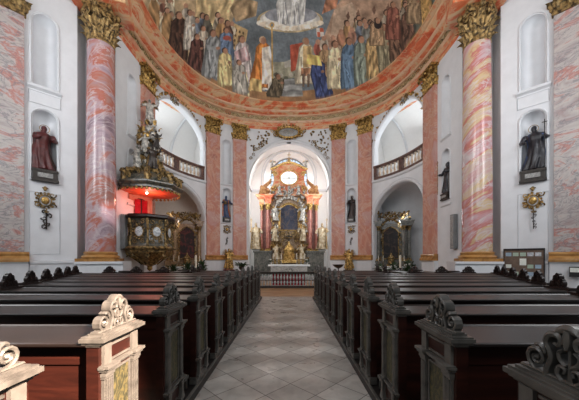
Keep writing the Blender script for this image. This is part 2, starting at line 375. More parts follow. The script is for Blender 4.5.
for s in (-1, 1):
    w = MB()
    wall(w, rot, 0, rot.L, 0, 11.25, [LOW, UP, CH]+list(NI.values()), s)
    for o_ in NI.values(): niche(w, rot, o_, s)
    # pier with its return behind the column
    wall(w, pier, 0, pier.L, 0, 13.2, list(PN.values()), s)
    for o_ in PN.values(): niche(w, pier, o_, s, .4)
    back = Path([(8.0, 10.2), (8.45, 11.2), (7.3, 11.4)])
    wall(w, back, 0, back.L, 0, 13.2, [], s, .3)
    away = Path([(11.5, 2.0), (9.95, 8.13)])
    wall(w, away, 0, away.L, 0, 13.2, [], s, .3)
    struct(w.build('wall_'+sidename[s], M['white'], smooth=True))
    # mouldings
    t = MB()
    for key, oo in NI.items():
        archtube(t, rot, oo, s, .022, -.01, .04, z0=oo[2])
    for key, oo in PN.items():
        archtube(t, pier, oo, s, .03, -.01, .05, z0=oo[2])
    for (pth, o_) in ((rot, UP), (rot, LOW)):
        archtube(t, pth, o_, s, .075, -.02, .09, z0=(0 if o_ is LOW else 6.8))
        archtube(t, pth, o_, s, .035, -.01, .24, z0=(0 if o_ is LOW else 6.8)) if o_ is LOW else None
    archtube(t, rot, (rot.L, 3.0, 0, 7.2, 3.0), s, .10, -.04, .1, n=28, z0=0) if s == 1 else None
    def rect(pth, ua, ub, za, zb, r=.018):
        t.tube([(*pth.at(u, -.01, s), z) for u, z in ((ua, za), (ub, za), (ub, zb), (ua, zb), (ua, za))], r, 4)
    a, b = PN['a'][0]-.46, PN['a'][0]+.46
    sweep(t, pier, a, b, 1, [(0, 7.45), (-.09, 7.52), (-.09, 7.6), (0, 7.62)], s)
    rect(pier, a+.04, b-.04, 6.98, 7.4); rect(pier, a+.06, b-.06, 1.75, 3.9, .012)
    for key, (hi, lo) in {'a': (7.25, 6.85), 'c': (6.85, 6.65)}.items():
        uc = NI[key][0]
        sweep(t, rot, uc-.42, uc+.42, 2, [(0, hi-.12), (-.07, hi-.05), (-.07, hi), (0, hi+.02)], s)
        sweep(t, rot, uc-.40, uc+.40, 2, [(0, 4.0), (-.06, 4.05), (-.06, 4.1), (0, 4.12)], s)
    # gallery cill band, dado band
    sweep(t, rot, uA-.12, uB+.12, 20, [(0, 6.62), (-.10, 6.68), (-.10, 6.8), (0, 6.83)], s)
    struct(t.build('trim_%d' % tn, M['white_mould'], smooth=True)); tn += 1
    # plinth band and ochre base under the wall pilasters
    pl = MB(); oc = MB()
    def base(pth, ua, ub, d0, n=3):
        sweep(pl, pth, ua-.06, ub+.06, n, [(.05, 0), (-.08-d0, 0), (-.08-d0, .25), (-.04-d0, .3), (-.04-d0, 1.4), (-.1-d0, 1.47), (.05, 1.47)], s)
        sweep(oc, pth, ua-.08, ub+.08, n, [(.05, 1.47), (-.14-d0, 1.47), (-.16-d0, 1.53), (-.13-d0, 1.6), (-.07-d0, 1.66), (-.10-d0, 1.74), (-.05-d0, 1.8), (.05, 1.8)], s)
    WP = 1.0
    for up in (uP2, uP3, uP4): base(rot, up-WP/2, up+WP/2, .16)
    base(rot, uP3+WP/2, uP4-WP/2, -.02, 4)
    base(pier, -.1, 1.45, .12, 1)
    struct(pl.build('trim_%d' % tn, M['white_mould'])); tn += 1
    struct(oc.build('trim_%d' % tn, M['ochre'], smooth=True)); tn += 1
    # dado of the pier
    dd = MB(); sweep(dd, pier, pier.L-1.30, pier.L+.02, 1, [(.0, 0), (-.06, 0), (-.06, 1.36), (-.1, 1.42), (-.1, 1.5), (0, 1.52)], s)
    struct(dd.build('baseboard_'+sidename[s], M['white_mould']))

# ---- big ring: architrave, frieze, cornice
def ring(name, prof, mat, n=160):
    mb = MB(); rows = []
    for t_, z in prof:
        row = []
        for k in range(n):
            ph = TAU*k/n; r = Rb(ph)*(1-t_)+Rp(ph)*t_
            if t_ < 0: r = Rb(ph)-t_*1.0
            row.append((r*cos(ph), CY+r*sin(ph), z))
        rows.append(row)
    mb.grid(rows, closeu=True, closev=True)
    return struct(mb.build(name, mat, smooth=True))
ring('trim_40', [(-.9, 11.1), (0.02, 11.1), (.04, 11.3), (.0, 11.34), (.03, 11.60), (-.9, 11.62)], M['marble_orange'])
ring('trim_44', [(-.1, 11.60), (.04, 11.60), (.10, 11.66), (.12, 11.72), (.08, 11.76), (-.1, 11.78)], M['ringcream'])
ring('trim_45', [(.02, 11.30), (.06, 11.31), (.06, 11.35), (.0, 11.37)], M['ringcream'])
ring('trim_41', [(-.9, 11.78), (.0, 11.76), (.02, 12.1), (-.9, 12.12)], M['marble_cream'])
ring('trim_42', [(-.9, 12.12), (.06, 12.1), (.10, 12.19), (.27, 12.24), (.33, 12.3), (.36, 12.4), (.40, 12.42), (.7, 12.5), (.74, 12.56), (.8, 12.6), (.84, 12.7), (-.9, 12.85)], M['marble_orange'])
ring('trim_46', [(.02, 12.08), (.12, 12.08), (.15, 12.13), (.13, 12.19), (.05, 12.2)], M['ringcream'])
ring('trim_47', [(.31, 12.26), (.40, 12.32), (.42, 12.39), (.40, 12.43), (.3, 12.4)], M['ringcream'])
ring('trim_43', [(.76, 12.58), (.86, 12.58), (.93, 12.64), (1.0, 12.64), (1.0, 12.74), (.76, 12.76)], M['marble_orange'])

fz = MB()
for k in range(84):
    ph = -.35+(pi+.7)*k/83; r_ = Rb(ph)-.03; x, y = r_*cos(ph), CY+r_*sin(ph)
    fz.push(T(x, y, 11.93) @ RZ(ph-pi/2)); e = 1 if k % 2 else -1
    fz.tube([(p[0]-.1, -.02, e*p[1]) for p in spiral(0, 0, .13, .03, 0, 1.2, 10)], .016, 4)
    fz.tube([(-.02, -.02, e*.0), (.08, -.02, e*.10), (.2, -.02, e*.06)], [.012, .02, .008], 4)
    fz.pop()
struct(fz.build('trim_48', M['goldold'], smooth=True))
# ---- pilasters and columns
def pilaster(path, u, s, w, mat, label, z0=1.8, z1=10.15, d=.16, cap_h=1.0):
    """root at the foot of the shaft"""
    fx, fy = path.at(u, 0, s)
    root = thing('marble_pilaster', label, 'pilaster', (fx, fy, 0))
    root.matrix_world = T(fx, fy, 0)
    mb = MB(); mb.push(T(-fx, -fy, 0))
    sweep(mb, path, u-w/2, u+w/2, 4, [(.02, z0), (-d, z0), (-d, z1), (.02, z1)], s)
    sh = mb.build('shaft', mat, root)
    F = T(-fx, -fy, 0) @ frame_at(path, u, s, -d, z1)
    c = MB(); c.push(F)
    capital_flat(c, w, cap_h)
    c.build('capital', M['gold'] if path is rot else M['goldold'], root, smooth=True)
    return root
def volute(c, x, y, z, r, dr=1):
    pts = [(x+dr*p[0], y, z+p[1]) for p in spiral(0, 0, r, r*.12, pi*.6, -1.4, 14)]
    c.tube(pts, [r*.36*(1-.5*i/14) for i in range(15)], 5)
def capital_flat(c, w, h):
    # y negative = towards the room
    c.box(-w/2, w/2, -.02, .22, 0, h*.88)
    c.box(-w/2-.05, w/2+.05, -.06, .2, -.02, .05)
    c.box(-w/2-.12, w/2+.12, -.22, .2, h*.88, h)
    for row, (zz, L, k) in enumerate(((.04, h*.42, 5), (h*.26, h*.46, 4))):
        for i in range(k):
            x = -w/2+w*(i+.5)/k
            c.push(T(x, -.02, zz) @ RZ(-pi/2)); c.leaf(L, w/k*1.15, 1.1); c.pop()
    for sx in (-1, 1):
        c.push(T(sx*w/2, .06, .05) @ RZ(-pi/4 if sx > 0 else -3*pi/4)); c.leaf(h*.5, w*.26, 1.1); c.pop()
        volute(c, sx*(w/2-.02), -.2, h*.74, .14, sx)
        c.push(T(sx*w*.2, -.08, h*.55) @ RZ(-pi/2)); c.leaf(h*.3, .14, 1.3); c.pop()
    c.ball((0, -.2, h*.86), (.11, .08, .11), 8, 5)
def capital_round(c, r, h, seed=1):
    c.lathe([(r, 0), (r+.05, .02), (r+.05, .07), (r*.98, .09), (r*1.0, h*.4), (r*1.2, h*.86), (r*1.2, h*.9)], 24)
    for row, (zz, L, k, off) in enumerate(((.07, h*.44, 10, 0), (h*.3, h*.46, 10, .5))):
        for i in range(k):
            a = TAU*(i+off)/k
            c.push(RZ(a) @ T(r, 0, zz)); c.leaf(L, TAU*r/k*1.1, 1.2); c.pop()
    for i in range(4):
        a = pi/4+pi/2*i
        for e in (-1, 1):
            c.push(RZ(a+e*.12) @ T(r*1.28, 0, 0) @ RZ(pi/2)); volute(c, 0, 0, h*.72, .2, e); c.pop()
        c.push(RZ(a+pi/4) @ T(r*1.18, 0, h*.5)); c.leaf(h*.4, .3, 1.4); c.pop()
        c.push(RZ(a+pi/4) @ T(r*1.35, 0, h*.88)); c.ball((0, 0, 0), .13, 8, 5); c.pop()
    q = r*1.42
    pts = []
    for i in range(4):
        a = pi/4+pi/2*i; pts.append((q*1.12*cos(a), q*1.12*sin(a)))
        b = a+pi/4; pts.append((q*.72*cos(b), q*.72*sin(b)))
    c.prism(pts, h*.88, h, 'z')

def big_column(s):
    x, y = 7.27*s, 10.45
    root = thing('marble_column', ('tall round pink and lavender marble column with gold capital beside the pulpit' if s < 0 else
                 'tall round pink and yellow marble column with gold capital at the right'), 'column', (x, y, 0))
    a = atan2(CY-y, -x)
    p = MB(); p.push(RZ(a))
    p.box(-.64, .9, -.64, .64, 0, .3); p.box(-.58, .9, -.58, .58, .3, 1.38); p.box(-.64, .9, -.64, .64, 1.38, 1.47)
    p.build('plinth', M['white_mould'], root)
    b = MB(); b.push(RZ(a)); b.box(-.62, .62, -.62, .62, 1.47, 1.58); b.pop()
    b.lathe([(.60, 1.58), (.64, 1.63), (.60, 1.69), (.54, 1.71), (.55, 1.77), (.57, 1.8), (.51, 1.84)], 32); b.build('base', M['ochre'], root, True)
    sh = MB(); sh.lathe([(.50, 1.84), (.50, 3), (.495, 5), (.475, 7), (.455, 9), (.45, 9.75)], 40); sh.build('shaft', M['marble_red'] if s < 0 else M['marble_flame'], root, True)
    c = MB(); c.push(T(0, 0, 9.72)); c.push(RZ(a) @ SC(.93, .93, 1)); capital_round(c, .45, 1.42); c.pop(); c.build('capital', M['goldold'], root, True)
    e = MB(); e.push(RZ(a)); e.box(-.7, 1.0, -.66, .66, 11.14, 11.4); e.box(-.64, .9, -.62, .62, 11.4, 12.4); e.build('entablature_block', M['marble_orange'], root)
for s in (-1, 1): big_column(s)
for s in (-1, 1):
    S = sidename[s]
    pilaster(rot, uP2, s, 1.05, M['marble_salmon'], 'salmon marble pilaster with gold capital '+('behind the pulpit' if s < 0 else 'between the right gallery arch and the dark niche statue'))
    pilaster(rot, uP3, s, .98, M['marble_salmon'], 'salmon marble pilaster with gold capital at the inner edge of the %s gallery arch' % S)
    pilaster(rot, uP4, s, .98, M['marble_salmon'], 'salmon marble pilaster with gold capital at the %s edge of the chancel arch' % S)
    pilaster(pier, .70, s, 1.42, M['marble_pale'], 'pale veined marble pilaster at the far %s edge of the view' % S, d=.12, z1=9.75, cap_h=1.2)

# ---- chapels and galleries behind the arches
for s in (-1, 1):
    v = MB()
    ua, ub = uA-.35, uB+.5
    dep = 3.0
    # chapel below: floor-to-vault
    prof = [(.45, 0), (dep, 0), (dep, 3.6)]+[(.45+(dep-.45)*cos(pi/2*k/8), 3.6+2.75*sin(pi/2*k/8)) for k in range(1, 9)]
    rows = [[(*rot.at(ua+(ub-ua)*k/16, d, s), z) for d, z in prof[1:]] for k in range(17)]
    v.grid(rows)
    for e, uu in ((0, ua), (16, ub)):
        v.poly([(*rot.at(uu, d, s), z) for d, z in prof])
    for rr in (.3, .55):
        pts = [(*rot.at(ua+.2, .45+(dep-.5)*t, s), 0) for t in (0,)]
    struct(v.build('wall_chapel_'+sidename[s], M['pink_wall'] if s < 0 else M['white'], smooth=True))
    g = MB()
    zg = 6.78
    g.grid([[(*rot.at(ua+(ub-ua)*k/16, d, s), z) for d, z in [(.3, zg-.3), (.3, zg), (dep, zg), (dep, 8.4)]+[(.45+(dep-.45)*cos(pi/2*j/10), 8.4+2.75*sin(pi/2*j/10)) for j in range(1, 11)]] for k in range(17)])
    for uu in (ua, ub):
        g.poly([(*rot.at(uu, d, s), z) for d, z in [(.45, zg), (dep, zg), (dep, 8.4)]+[(.45+(dep-.45)*cos(pi/2*j/10), 8.4+2.75*sin(pi/2*j/10)) for j in range(1, 11)]])
    struct(g.build('wall_gallery_'+sidename[s], M['vault'], smooth=True))
    r_ = MB()
    for uu in (uArch-1.45, uArch+1.45):
        r_.tube([(*rot.at(uu, d, s), z) for d, z in [(dep-.03, zg), (dep-.03, 8.4)]+[(.45+(dep-.48)*cos(pi/2*j/10), 8.4+2.7*sin(pi/2*j/10)) for j in range(1, 11)]], .08, 6)
    for cc in (uArch,):
        for ee in (.0, .22):
            archtube(r_, rot, (cc, 1.05, 0, 8.3, 1.05), s, .06, dep-.06, ee*1.5, z0=zg)
    sweep(r_, rot, ua, ub, 16, [(dep, 8.3), (dep-.12, 8.34), (dep-.12, 8.44), (dep, 8.46)], s)
    struct(r_.build('trim_%d' % (50+s), M['white_mould'], smooth=True))
    # daylight window of the gallery in its back wall
    wn = MB(); o_ = (uArch, .62, 7.6, 8.7, .62); n = 12
    wn.poly([(*rot.at(uArch-.62, dep-.04, s), 7.5)]+[(*rot.at(uArch-.62*cos(pi*k/n), dep-.04, s), 8.6+.62*sin(pi*k/n)) for k in range(n+1)]+[(*rot.at(uArch+.62, dep-.04, s), 7.5)])
    wo = struct(wn.build('window_%d' % (1 if s < 0 else 2), M['glow']))
    fr = MB()
    for q in (-.21, .21): fr.tube([(*rot.at(uArch+q, dep-.06, s), 7.5), (*rot.at(uArch+q, dep-.06, s), 9.15)], .018, 4)
    for z in (7.9, 8.3, 8.7): fr.tube([(*rot.at(uArch-.6, dep-.06, s), z), (*rot.at(uArch+.6, dep-.06, s), z)], .015, 4)
    archtube(fr, rot, (uArch, .62, 0, 8.6, .62), s, .03, dep-.06, 0, z0=7.5)
    fr.build('window_frame', M['greybox'], wo)

# ---- chancel behind the main arch
c = MB(); hw = 3.55; zs = 8.1; y0, y1 = 20.35, 25.2; n = 28
arc = [(hw, 0.0)]+[(hw*cos(pi*k/n), zs+hw*sin(pi*k/n)) for k in range(n+1)]+[(-hw, 0)]
c.grid([[(x, y, z) for x, z in arc] for y in (y0, y1)])
# annular face between the arch in the rotunda wall and the chancel vault
arc2 = [(3.0, 0.0)]+[(3.0*cos(pi*k/n), 7.2+3.0*sin(pi*k/n)) for k in range(n+1)]+[(-3.0, 0)]
c.grid([[(x, y0, z) for x, z in arc], [(x, y0+.02, z) for x, z in arc2]])
# rear wall with an arched window hole
rw = 1.75; wz0 = 8.3; wz = 9.25; m = 24
hole = [(rw, wz0)]+[(rw*cos(pi*k/m), wz+rw*sin(pi*k/m)) for k in range(m+1)]+[(-rw, wz0)]
outer = [(hw, 0.0)]+[(hw*cos(pi*k/m), zs+hw*sin(pi*k/m)) for k in range(m+1)]+[(-hw, 0)]
c.grid([[(x, y1, z) for x, z in outer], [(x, y1, z) for x, z in hole]])
c.poly([(hw, y1, 0), (rw, y1, wz0), (-rw, y1, wz0), (-hw, y1, 0)])
c.grid([[(x, y1, z) for x, z in hole], [(x, y1+.5, z) for x, z in hole]])
struct(c.build('wall_chancel', M['vault'], smooth=True))
t = MB()
for rr, th in ((2.3, .07), (2.55, .04)):
    t.tube([(rr, y1-.03, 7.9)]+[(rr*cos(pi*k/m), y1-.03, wz+rr*sin(pi*k/m)) for k in range(m+1)]+[(-rr, y1-.03, 7.9)], th, 6)
for sx in (-1, 1): t.box(min(sx*hw, sx*(hw-.14)), max(sx*hw, sx*(hw-.14)), y0, y1, zs-.3, zs-.12)
for yy in (22.6,): t.tube([(hw*cos(pi*k/m)*.985, yy, zs+hw*.985*sin(pi*k/m)) for k in range(m+1)], .09, 6)
t.box(-hw, hw, y1-.1, y1, zs-.3, zs-.12)
struct(t.build('trim_60', M['white_mould'], smooth=True))
w = MB(); w.poly([(x, y1+.35, z) for x, z in hole]); wo = struct(w.build('window_3', M['windowglass']))
f = MB()
for x in (-1.17, -.58, 0, .58, 1.17): f.box(x-.03, x+.03, y1+.24, y1+.32, wz0, wz+sqrt(max(0, rw*rw-x*x)))
for z in (8.8, 9.35, 9.9, 10.45): 
    ww = rw if z < wz else sqrt(max(0, rw*rw-(z-wz)**2)); f.box(-ww, ww, y1+.24, y1+.32, z-.025, z+.025)
f.tube([(rw*.98, y1+.28, wz0)]+[(rw*.98*cos(pi*k/m), y1+.28, wz+rw*.98*sin(pi*k/m)) for k in range(m+1)]+[(-rw*.98, y1+.28, wz0)], .06, 5)
f.build('window_frame', M['greybox'], wo)
# ------------------------------------------------------------------ frescoed ceiling
def fresco():
    RIM = 12.7; H = 2.7; nth, nr = 1000, 230
    th = np.concatenate([np.linspace(-.25, pi+.25, nth), np.linspace(pi+.25, TAU-.25, 70)[1:-1]])
    rr = np.linspace(1.0, .02, nr)
    TH, RR = np.meshgrid(th, rr)
    rad = (np.abs(np.cos(TH)/6.35)**2.15+np.abs(np.sin(TH)/6.62)**2.15)**(-1/2.15)*1.01
    X = rad*RR*np.cos(TH); Y = CY+rad*RR*np.sin(TH); Z = RIM+H*np.sqrt(np.maximum(0, 1-RR**2))*(1.0)
    n_t = TH.shape[1]; V = np.stack([X, Y, Z], -1).reshape(-1, 3)
    i = np.arange(nr-1)[:, None]*n_t; j = np.arange(n_t)[None, :]; j2 = (j+1) % n_t
    F = np.stack([i+j, i+j2, i+n_t+j2, i+n_t+j], -1).reshape(-1, 4)
    me = bpy.data.meshes.new('ceiling'); me.from_pydata(V.tolist(), [], F.tolist()); me.update()
    # dome vertices projected through the camera to image pixels; painting laid out in them
    D = np.maximum(Y, 3.0); U = 289+270*X/D; W = 258-270*(Z-1.6)/D
    U = U.ravel(); W = W.ravel(); rg = np.random.RandomState(3)
    def nz(sx, sy, seed):
        r = np.random.RandomState(seed); acc = np.zeros_like(U)
        for k in range(7):
            a, b, p = r.uniform(-1, 1)*sx, r.uniform(-1, 1)*sy, r.uniform(0, 6)
            acc += np.sin(a*U+b*W+p+1.5*np.sin(b*.7*U-a*.8*W+p*2))
        return acc/3.5
    C = np.zeros((U.size, 3)); base = np.array([.155, .18, .195])
    C[:] = base
    n1 = nz(.12, .16, 1); NF = nz(.25, .2, 21)
    C *= (1+.22*n1)[:, None]
    def put(mask, col, fold=0, ang=0, fr=.9, seed=0, soft=.16):
        k = np.ones(mask.sum()); fn = NF[mask]
        u = U[mask]; w = W[mask]
        if fold: k = 1+fold*1.1*np.sin((u*cos(ang)+w*sin(ang))*fr*.8+2.2*np.sin(w*.16+seed)+seed+1.6*fn)+.5*fold*np.sin((u*cos(ang)+w*sin(ang))*fr*1.7-w*.3+seed*3+2*fn)
        k = k*(1+soft*np.sin(u*.31+seed)*np.sin(w*.27+seed*2))
        C[mask] = np.array(col)[None, :]*k[:, None]
    def pg(pts):
        x, y = U, W; ins = np.zeros(U.size, bool); n = len(pts)
        for a in range(n):
            x0, y0 = pts[a]; x1, y1 = pts[(a+1) % n]
            if y0 == y1: continue
            c = ((y0 > y) != (y1 > y)) & (x < (x1-x0)*(y-y0)/(y1-y0)+x0); ins ^= c
        return ins
    def el(cx, cy, rx, ry): return ((U-cx)/rx)**2+((W-cy)/ry)**2 < 1
    # architecture left and right, ground along the rim
    put(pg([(60, -60), (212, -60), (242, -8), (232, 22), (226, 62), (196, 72), (120, 90)]), (.40, .31, .19), .22, .55, .33, 1)
    put(pg([(196, 0), (236, -4), (222, 45), (196, 52)]), (.46, .36, .20), .28, .5, .8, 2)
    put(pg([(232, 22), (248, 30), (244, 52), (228, 48)]), (.42, .31, .16), .1, 0, 1, 3)
    for a in range(4):
        for b in range(4): put(el(232.5+a*3.6-b*.7, 29+b*5+a*1.4, 1.0, 1.5), (.13, .09, .05))
    put(pg([(150, 0), (176, -10), (168, 60), (150, 40)]), (.50, .44, .32), .35, 0, .9, 4)
    put(pg([(322, 42), (334, 10), (380, -60), (520, -60), (500, 60), (400, 60), (350, 52)]), (.34, .235, .165), .10, .6, .35, 5)
    put(pg([(334, 10), (352, 2), (366, 30), (330, 40)]), (.40, .30, .22), .08, .5, .5, 5)
    put(pg([(400, 30), (402, -20), (440, -30), (430, 30)]), (.42, .30, .12), .45, .9, .8, 6)
    for (x, y) in ((346, 16), (356, 14), (372, 10), (386, 8), (352, 29)): put(pg([(x, y), (x+2.5, y-5), (x+4, y+1), (x+2, y+5)]), (.17, .10, .07))
    put(pg([(100, 20), (140, 30), (165, 46), (192, 69), (214, 80), (250, 90), (290, 93), (339, 86), (377, 70), (403, 50), (440, 15), (470, 30), (430, 130), (290, 140), (120, 130)]), (.27, .155, .075), .12, 1.4, .3, 7)
    put(pg([(270, 62), (298, 62), (298, 78), (262, 80)]), (.28, .27, .2), .1, 0, .7, 8)
    for a in range(7): put(el(266+a*5, 76+2*sin(a*2), 2.4, 2.0), (.35, .33, .27) if a % 2 else (.12, .12, .09))
    put(pg([(280, 79), (301, 79), (303, 96), (278, 96)]), (.24, .24, .23), .25, 1.5, 1.3, 8)
    put(pg([(284, 62), (300, 56), (301, 64), (285, 68)]), (.40, .38, .33))
    # cloud with the enthroned figure
    put(pg([(236, 22), (230, 8), (240, -4), (258, 2), (256, 16)]), (.30, .22, .13), .35, .7, .7, 2)
    put(pg([(322, 14), (326, -2), (340, -6), (336, 8)]), (.34, .17, .10), .3, .3, .8, 2)
    put(el(290, 20, 33, 12.5), (.42, .34, .20), .06, 0, .3, 3); put(el(290, 19, 30, 10), (.55, .53, .48), .06, .2, .5, 3); put(el(291, 15, 26, 8), (.24, .25, .27), .08, 0, .5, 3)
    put(pg([(278, 22), (276, 5), (282, -14), (298, -16), (306, 0), (304, 24), (290, 27)]), (.44, .44, .42), .22, .25, .8, 4)
    for q in range(9):
        xx = 279+q*2.9; put(pg([(xx, 24), (xx+1.1, 24), (xx+3*sin(q*1.7)+.6, 2), (xx+3*sin(q*1.7), 2)]), (.20, .21, .22) if q % 2 else (.62, .61, .57))
    for q in range(16): put(el(260+q*4, 23+5.5*sin(pi*q/15), 3.5+1.5*sin(q*2.3), 2.6), (.56, .50, .40) if q % 2 else (.62, .58, .50))
    put(el(291, -16, 4, 5), (.45, .28, .2))
    # figures: x, top, foot, half-width, colour, lean
    def fig(x, t, b, w, col, lean=0, head=(.34, .19, .12), fold=.3, seed=None, hair=(.10, .06, .04), hat=None, under=None):
        seed = seed if seed is not None else x
        h = b-t; hr = min(3.3, max(2.5, h*.07)); w = w*1.16
        if under: put(pg([(x-w*.2, t+h*.3), (x+w*.9, t+h*.35), (x+w*1.2+lean*.2, b+2), (x-w*.1, b+2)]), under, fold, 0, 1.3, seed)
        put(pg([(x-w*.25, t+hr*1.6), (x+w*.3, t+hr*1.6), (x+w*.75, t+h*.2), (x+w*.8, t+h*.45), (x+w+lean, b-h*.12), (x+w*.9+lean, b), (x-w*.9+lean, b), (x-w+lean, b-h*.15), (x-w*.85, t+h*.45), (x-w*.7, t+h*.2)]), tuple(c*.55 for c in col), 0, 0, 1, seed)
        put(pg([(x-w*.2, t+hr*1.7), (x+w*.25, t+hr*1.7), (x+w*.62, t+h*.22), (x+w*.66, t+h*.5), (x+w*.8+lean, b-1), (x-w*.75+lean, b-1), (x-w*.66, t+h*.5), (x-w*.58, t+h*.22)]), col, fold, .08, 1.25, seed)
        put(pg([(x-w*.7, t+h*.3), (x+w*.5, t+h*.36), (x+w*.55, t+h*.43), (x-w*.6, t+h*.41)]), tuple(c*1.15 for c in col))
        rs = random.Random(int(x*7+t))
        for q in range(7):
            fx_, fy_ = x+rs.uniform(-.55, .5)*w, t+h*rs.uniform(.25, .8); ll = h*rs.uniform(.12, .3); dx_ = rs.uniform(-.5, .5)*w; tw = rs.uniform(.5, 1.1)
            kk = rs.choice((.5, .62, 1.35, 1.5)); put(pg([(fx_, fy_), (fx_+tw, fy_), (fx_+dx_+tw*1.3, fy_+ll), (fx_+dx_, fy_+ll)]), tuple(min(.75, c*kk) for c in col))
        put(el(x+w*.5, t+h*.38, hr*.6, hr*.5), head)
        put(el(x-.5, t+hr*.85, hr, hr*1.1), hair); put(el(x+.5, t+hr*1.15, hr*.85, hr*1.05), head)
        if hat: put(pg([(x-hr, t+hr*.5), (x, t-hr*1.6), (x+hr, t+hr*.5)]), hat)
    br = (.085, .045, .03); gy = (.22, .23, .24); cr = (.50, .42, .26); wh = (.52, .49, .43)
    for (x, t, b) in ((160, -5, 46), (170, -2, 56)): fig(x, t, b, 6, (.42, .37, .27), fold=.4)
    for k, (x, y) in enumerate(((152, 4), (163, 1), (168, 10), (186, 6), (193, 14), (200, 24), (208, 26), (222, 20), (232, 24))):
        put(el(x, y, 2.3, 2.8), (.34, .2, .13)); put(el(x, y+7, 4, 5), [(.34, .31, .26), (.2, .1, .07), (.4, .36, .28)][k % 3], .3, 0, 1, k)
    rc = random.Random(8)
    for k in range(26):
        left = k < 12
        x = rc.uniform(150, 232) if left else rc.uniform(340, 425)
        y = (4+(x-150)*.28 if left else 34-(x-340)*.36)+rc.uniform(-9, 5)
        cc = rc.choice([(.30, .26, .2), (.17, .09, .06), (.34, .30, .22), (.14, .16, .19), (.30, .19, .09), (.11, .10, .08)])
        put(pg([(x-2, y), (x+2, y), (x+6, y+9), (x+6, y+30), (x-6, y+30), (x-5, y+9)]), cc, .35, rc.uniform(-.3, .3), 1.0, k)
        put(el(x-.4, y-.8, 2.7, 3.1), (.08, .05, .035)); put(el(x+.4, y, 2.2, 2.7), (.34, .2, .13))
    fig(179, 12, 62, 9.5, br, -2, fold=.5); put(pg([(170, 20), (178, 24), (192, 30), (190, 36), (176, 32)]), br, .4)
    fig(190, 10, 50, 6, (.46, .42, .36)); fig(203, 26, 60, 6, (.42, .37, .30))
    fig(197, 34, 72, 7.5, (.11, .05, .04), -2, fold=.5)
    fig(226, 28, 60, 7.5, (.13, .18, .26), 0); put(el(227, 38, 4, 2.4), (.35, .1, .07))
    fig(213, 30, 78, 8.5, (.25, .26, .26), -2, fold=.35)
    fig(242, 36, 84, 8, (.45, .40, .38), 2, under=wh); put(pg([(234, 52), (246, 46), (251, 60), (238, 64)]), (.42, .30, .30), .4)
    fig(225, 48, 86, 7.5, (.52, .42, .22), 1, fold=.3)
    fig(239, 60, 94, 7.5, (.34, .32, .28), 2, under=cr)
    fig(263, 37, 88, 8.5, (.50, .20, .045), -4, hair=(.4, .3, .2), fold=.3, under=(.60, .55, .47))
    put(pg([(262, 48), (270, 46), (274, 70), (269, 84), (262, 84)]), (.58, .53, .46), .25)
    put(pg([(271.2, 24), (272.6, 24), (273.2, 88), (271.6, 88)]), (.40, .27, .09)); put(el(272, 25, 2.4, 2.8), (.44, .3, .1)); put(el(272, 25, 1.2, 1.5), base)
    put(pg([(251, 78), (262, 80), (262, 92), (248, 90)]), (.44, .32, .14), .4)
    fig(278, 74, 97, 7, (.12, .095, .06), -4, fold=.4)
    put(pg([(290, 45), (306, 42), (306, 66), (291, 72)]), (.36, .09, .05), .2, 0, .7, 3)
    fig(306, 38, 84, 8.5, (.54, .48, .36), -2, hair=(.3, .22, .15), fold=.3)
    put(pg([(303, 46), (311, 46), (313, 66), (303, 68)]), (.44, .32, .16), .3)
    put(pg([(301, 68), (311, 68), (309, 76), (301, 76)]), (.30, .16, .09), .3)
    for a_ in (302, 307): put(pg([(a_, 74), (a_+3, 74), (a_+2.4, 87), (a_+.3, 87)]), (.16, .11, .08))
    for (x, y, c_) in ((318, 42, (.3, .1, .07)), (324, 38, (.35, .3, .24)), (333, 38, (.32, .2, .14)), (341, 32, (.3, .16, .1)), (352, 30, (.3, .17, .12)), (366, 26, (.2, .2, .18))):
        put(el(x, y+7, 4.5, 7), c_, .3, 0, 1, x); put(el(x, y, 2.4, 2.9), (.36, .21, .14))
    fig(325, 44, 86, 7.5, (.30, .20, .11), 1, under=wh)
    fig(318, 56, 97, 8, (.055, .075, .17), 6, fold=.35, head=(.3, .17, .1))
    put(pg([(308, 54), (320, 56), (322, 66), (306, 64)]), (.52, .40, .14), .3)
    fig(335, 41, 89, 8, (.50, .43, .29), 1, fold=.22); fig(349, 38, 89, 8.5, (.12, .185, .26), 1, fold=.28)
    fig(361, 36, 86, 8, (.20, .23, .19), 2, fold=.35); fig(373, 30, 80, 8, (.38, .27, .13), 3, fold=.4)
    fig(384, 24, 76, 8, (.26, .23, .15), 4, fold=.4); fig(377, 18, 46, 7, (.36, .25, .15)); put(el(378, 24, 4, 5), (.04, .03, .03)); put(el(378, 21, 2.3, 2.8), (.36, .22, .14))
    fig(397, 14, 62, 8.5, (.17, .10, .065), 2, fold=.5); fig(393, 2, 40, 7, (.24, .10, .07)); fig(408, 6, 52, 7.5, (.14, .08, .055), 2, fold=.5)
    fig(420, 12, 42, 7, (.12, .13, .11), 4); fig(426, -6, 28, 7, (.34, .22, .08), 4); fig(414, -12, 24, 7, (.28, .2, .12)); fig(437, -20, 12, 7, (.10, .12, .11), 4)
    put(pg([(404, 48), (440, 6), (443, 8), (408, 52)]), (.40, .28, .10))
    put(pg([(316, 28), (323, 28), (324, 36), (317, 37)]), (.55, .5, .45)); put(pg([(319.5, 28), (323, 28), (324, 32), (320, 32)]), (.45, .12, .06)); put(pg([(317, 32), (320, 32), (320.5, 37), (317.4, 37)]), (.45, .12, .06))
    n2 = nz(.5, .6, 9); C *= (1+.13*n2)[:, None]; C *= (1+.09*nz(2.6, 1.2, 17))[:, None]; C *= (1+.08*nz(1.6, 1.4, 12))[:, None]
    g_ = C.mean(1, keepdims=True); C = g_+(C-g_)*.9; C = np.clip(((C*1.22/.3)**1.2)*.3, 0.004, .9)
    at = me.color_attributes.new('Fresco', 'FLOAT_COLOR', 'POINT')
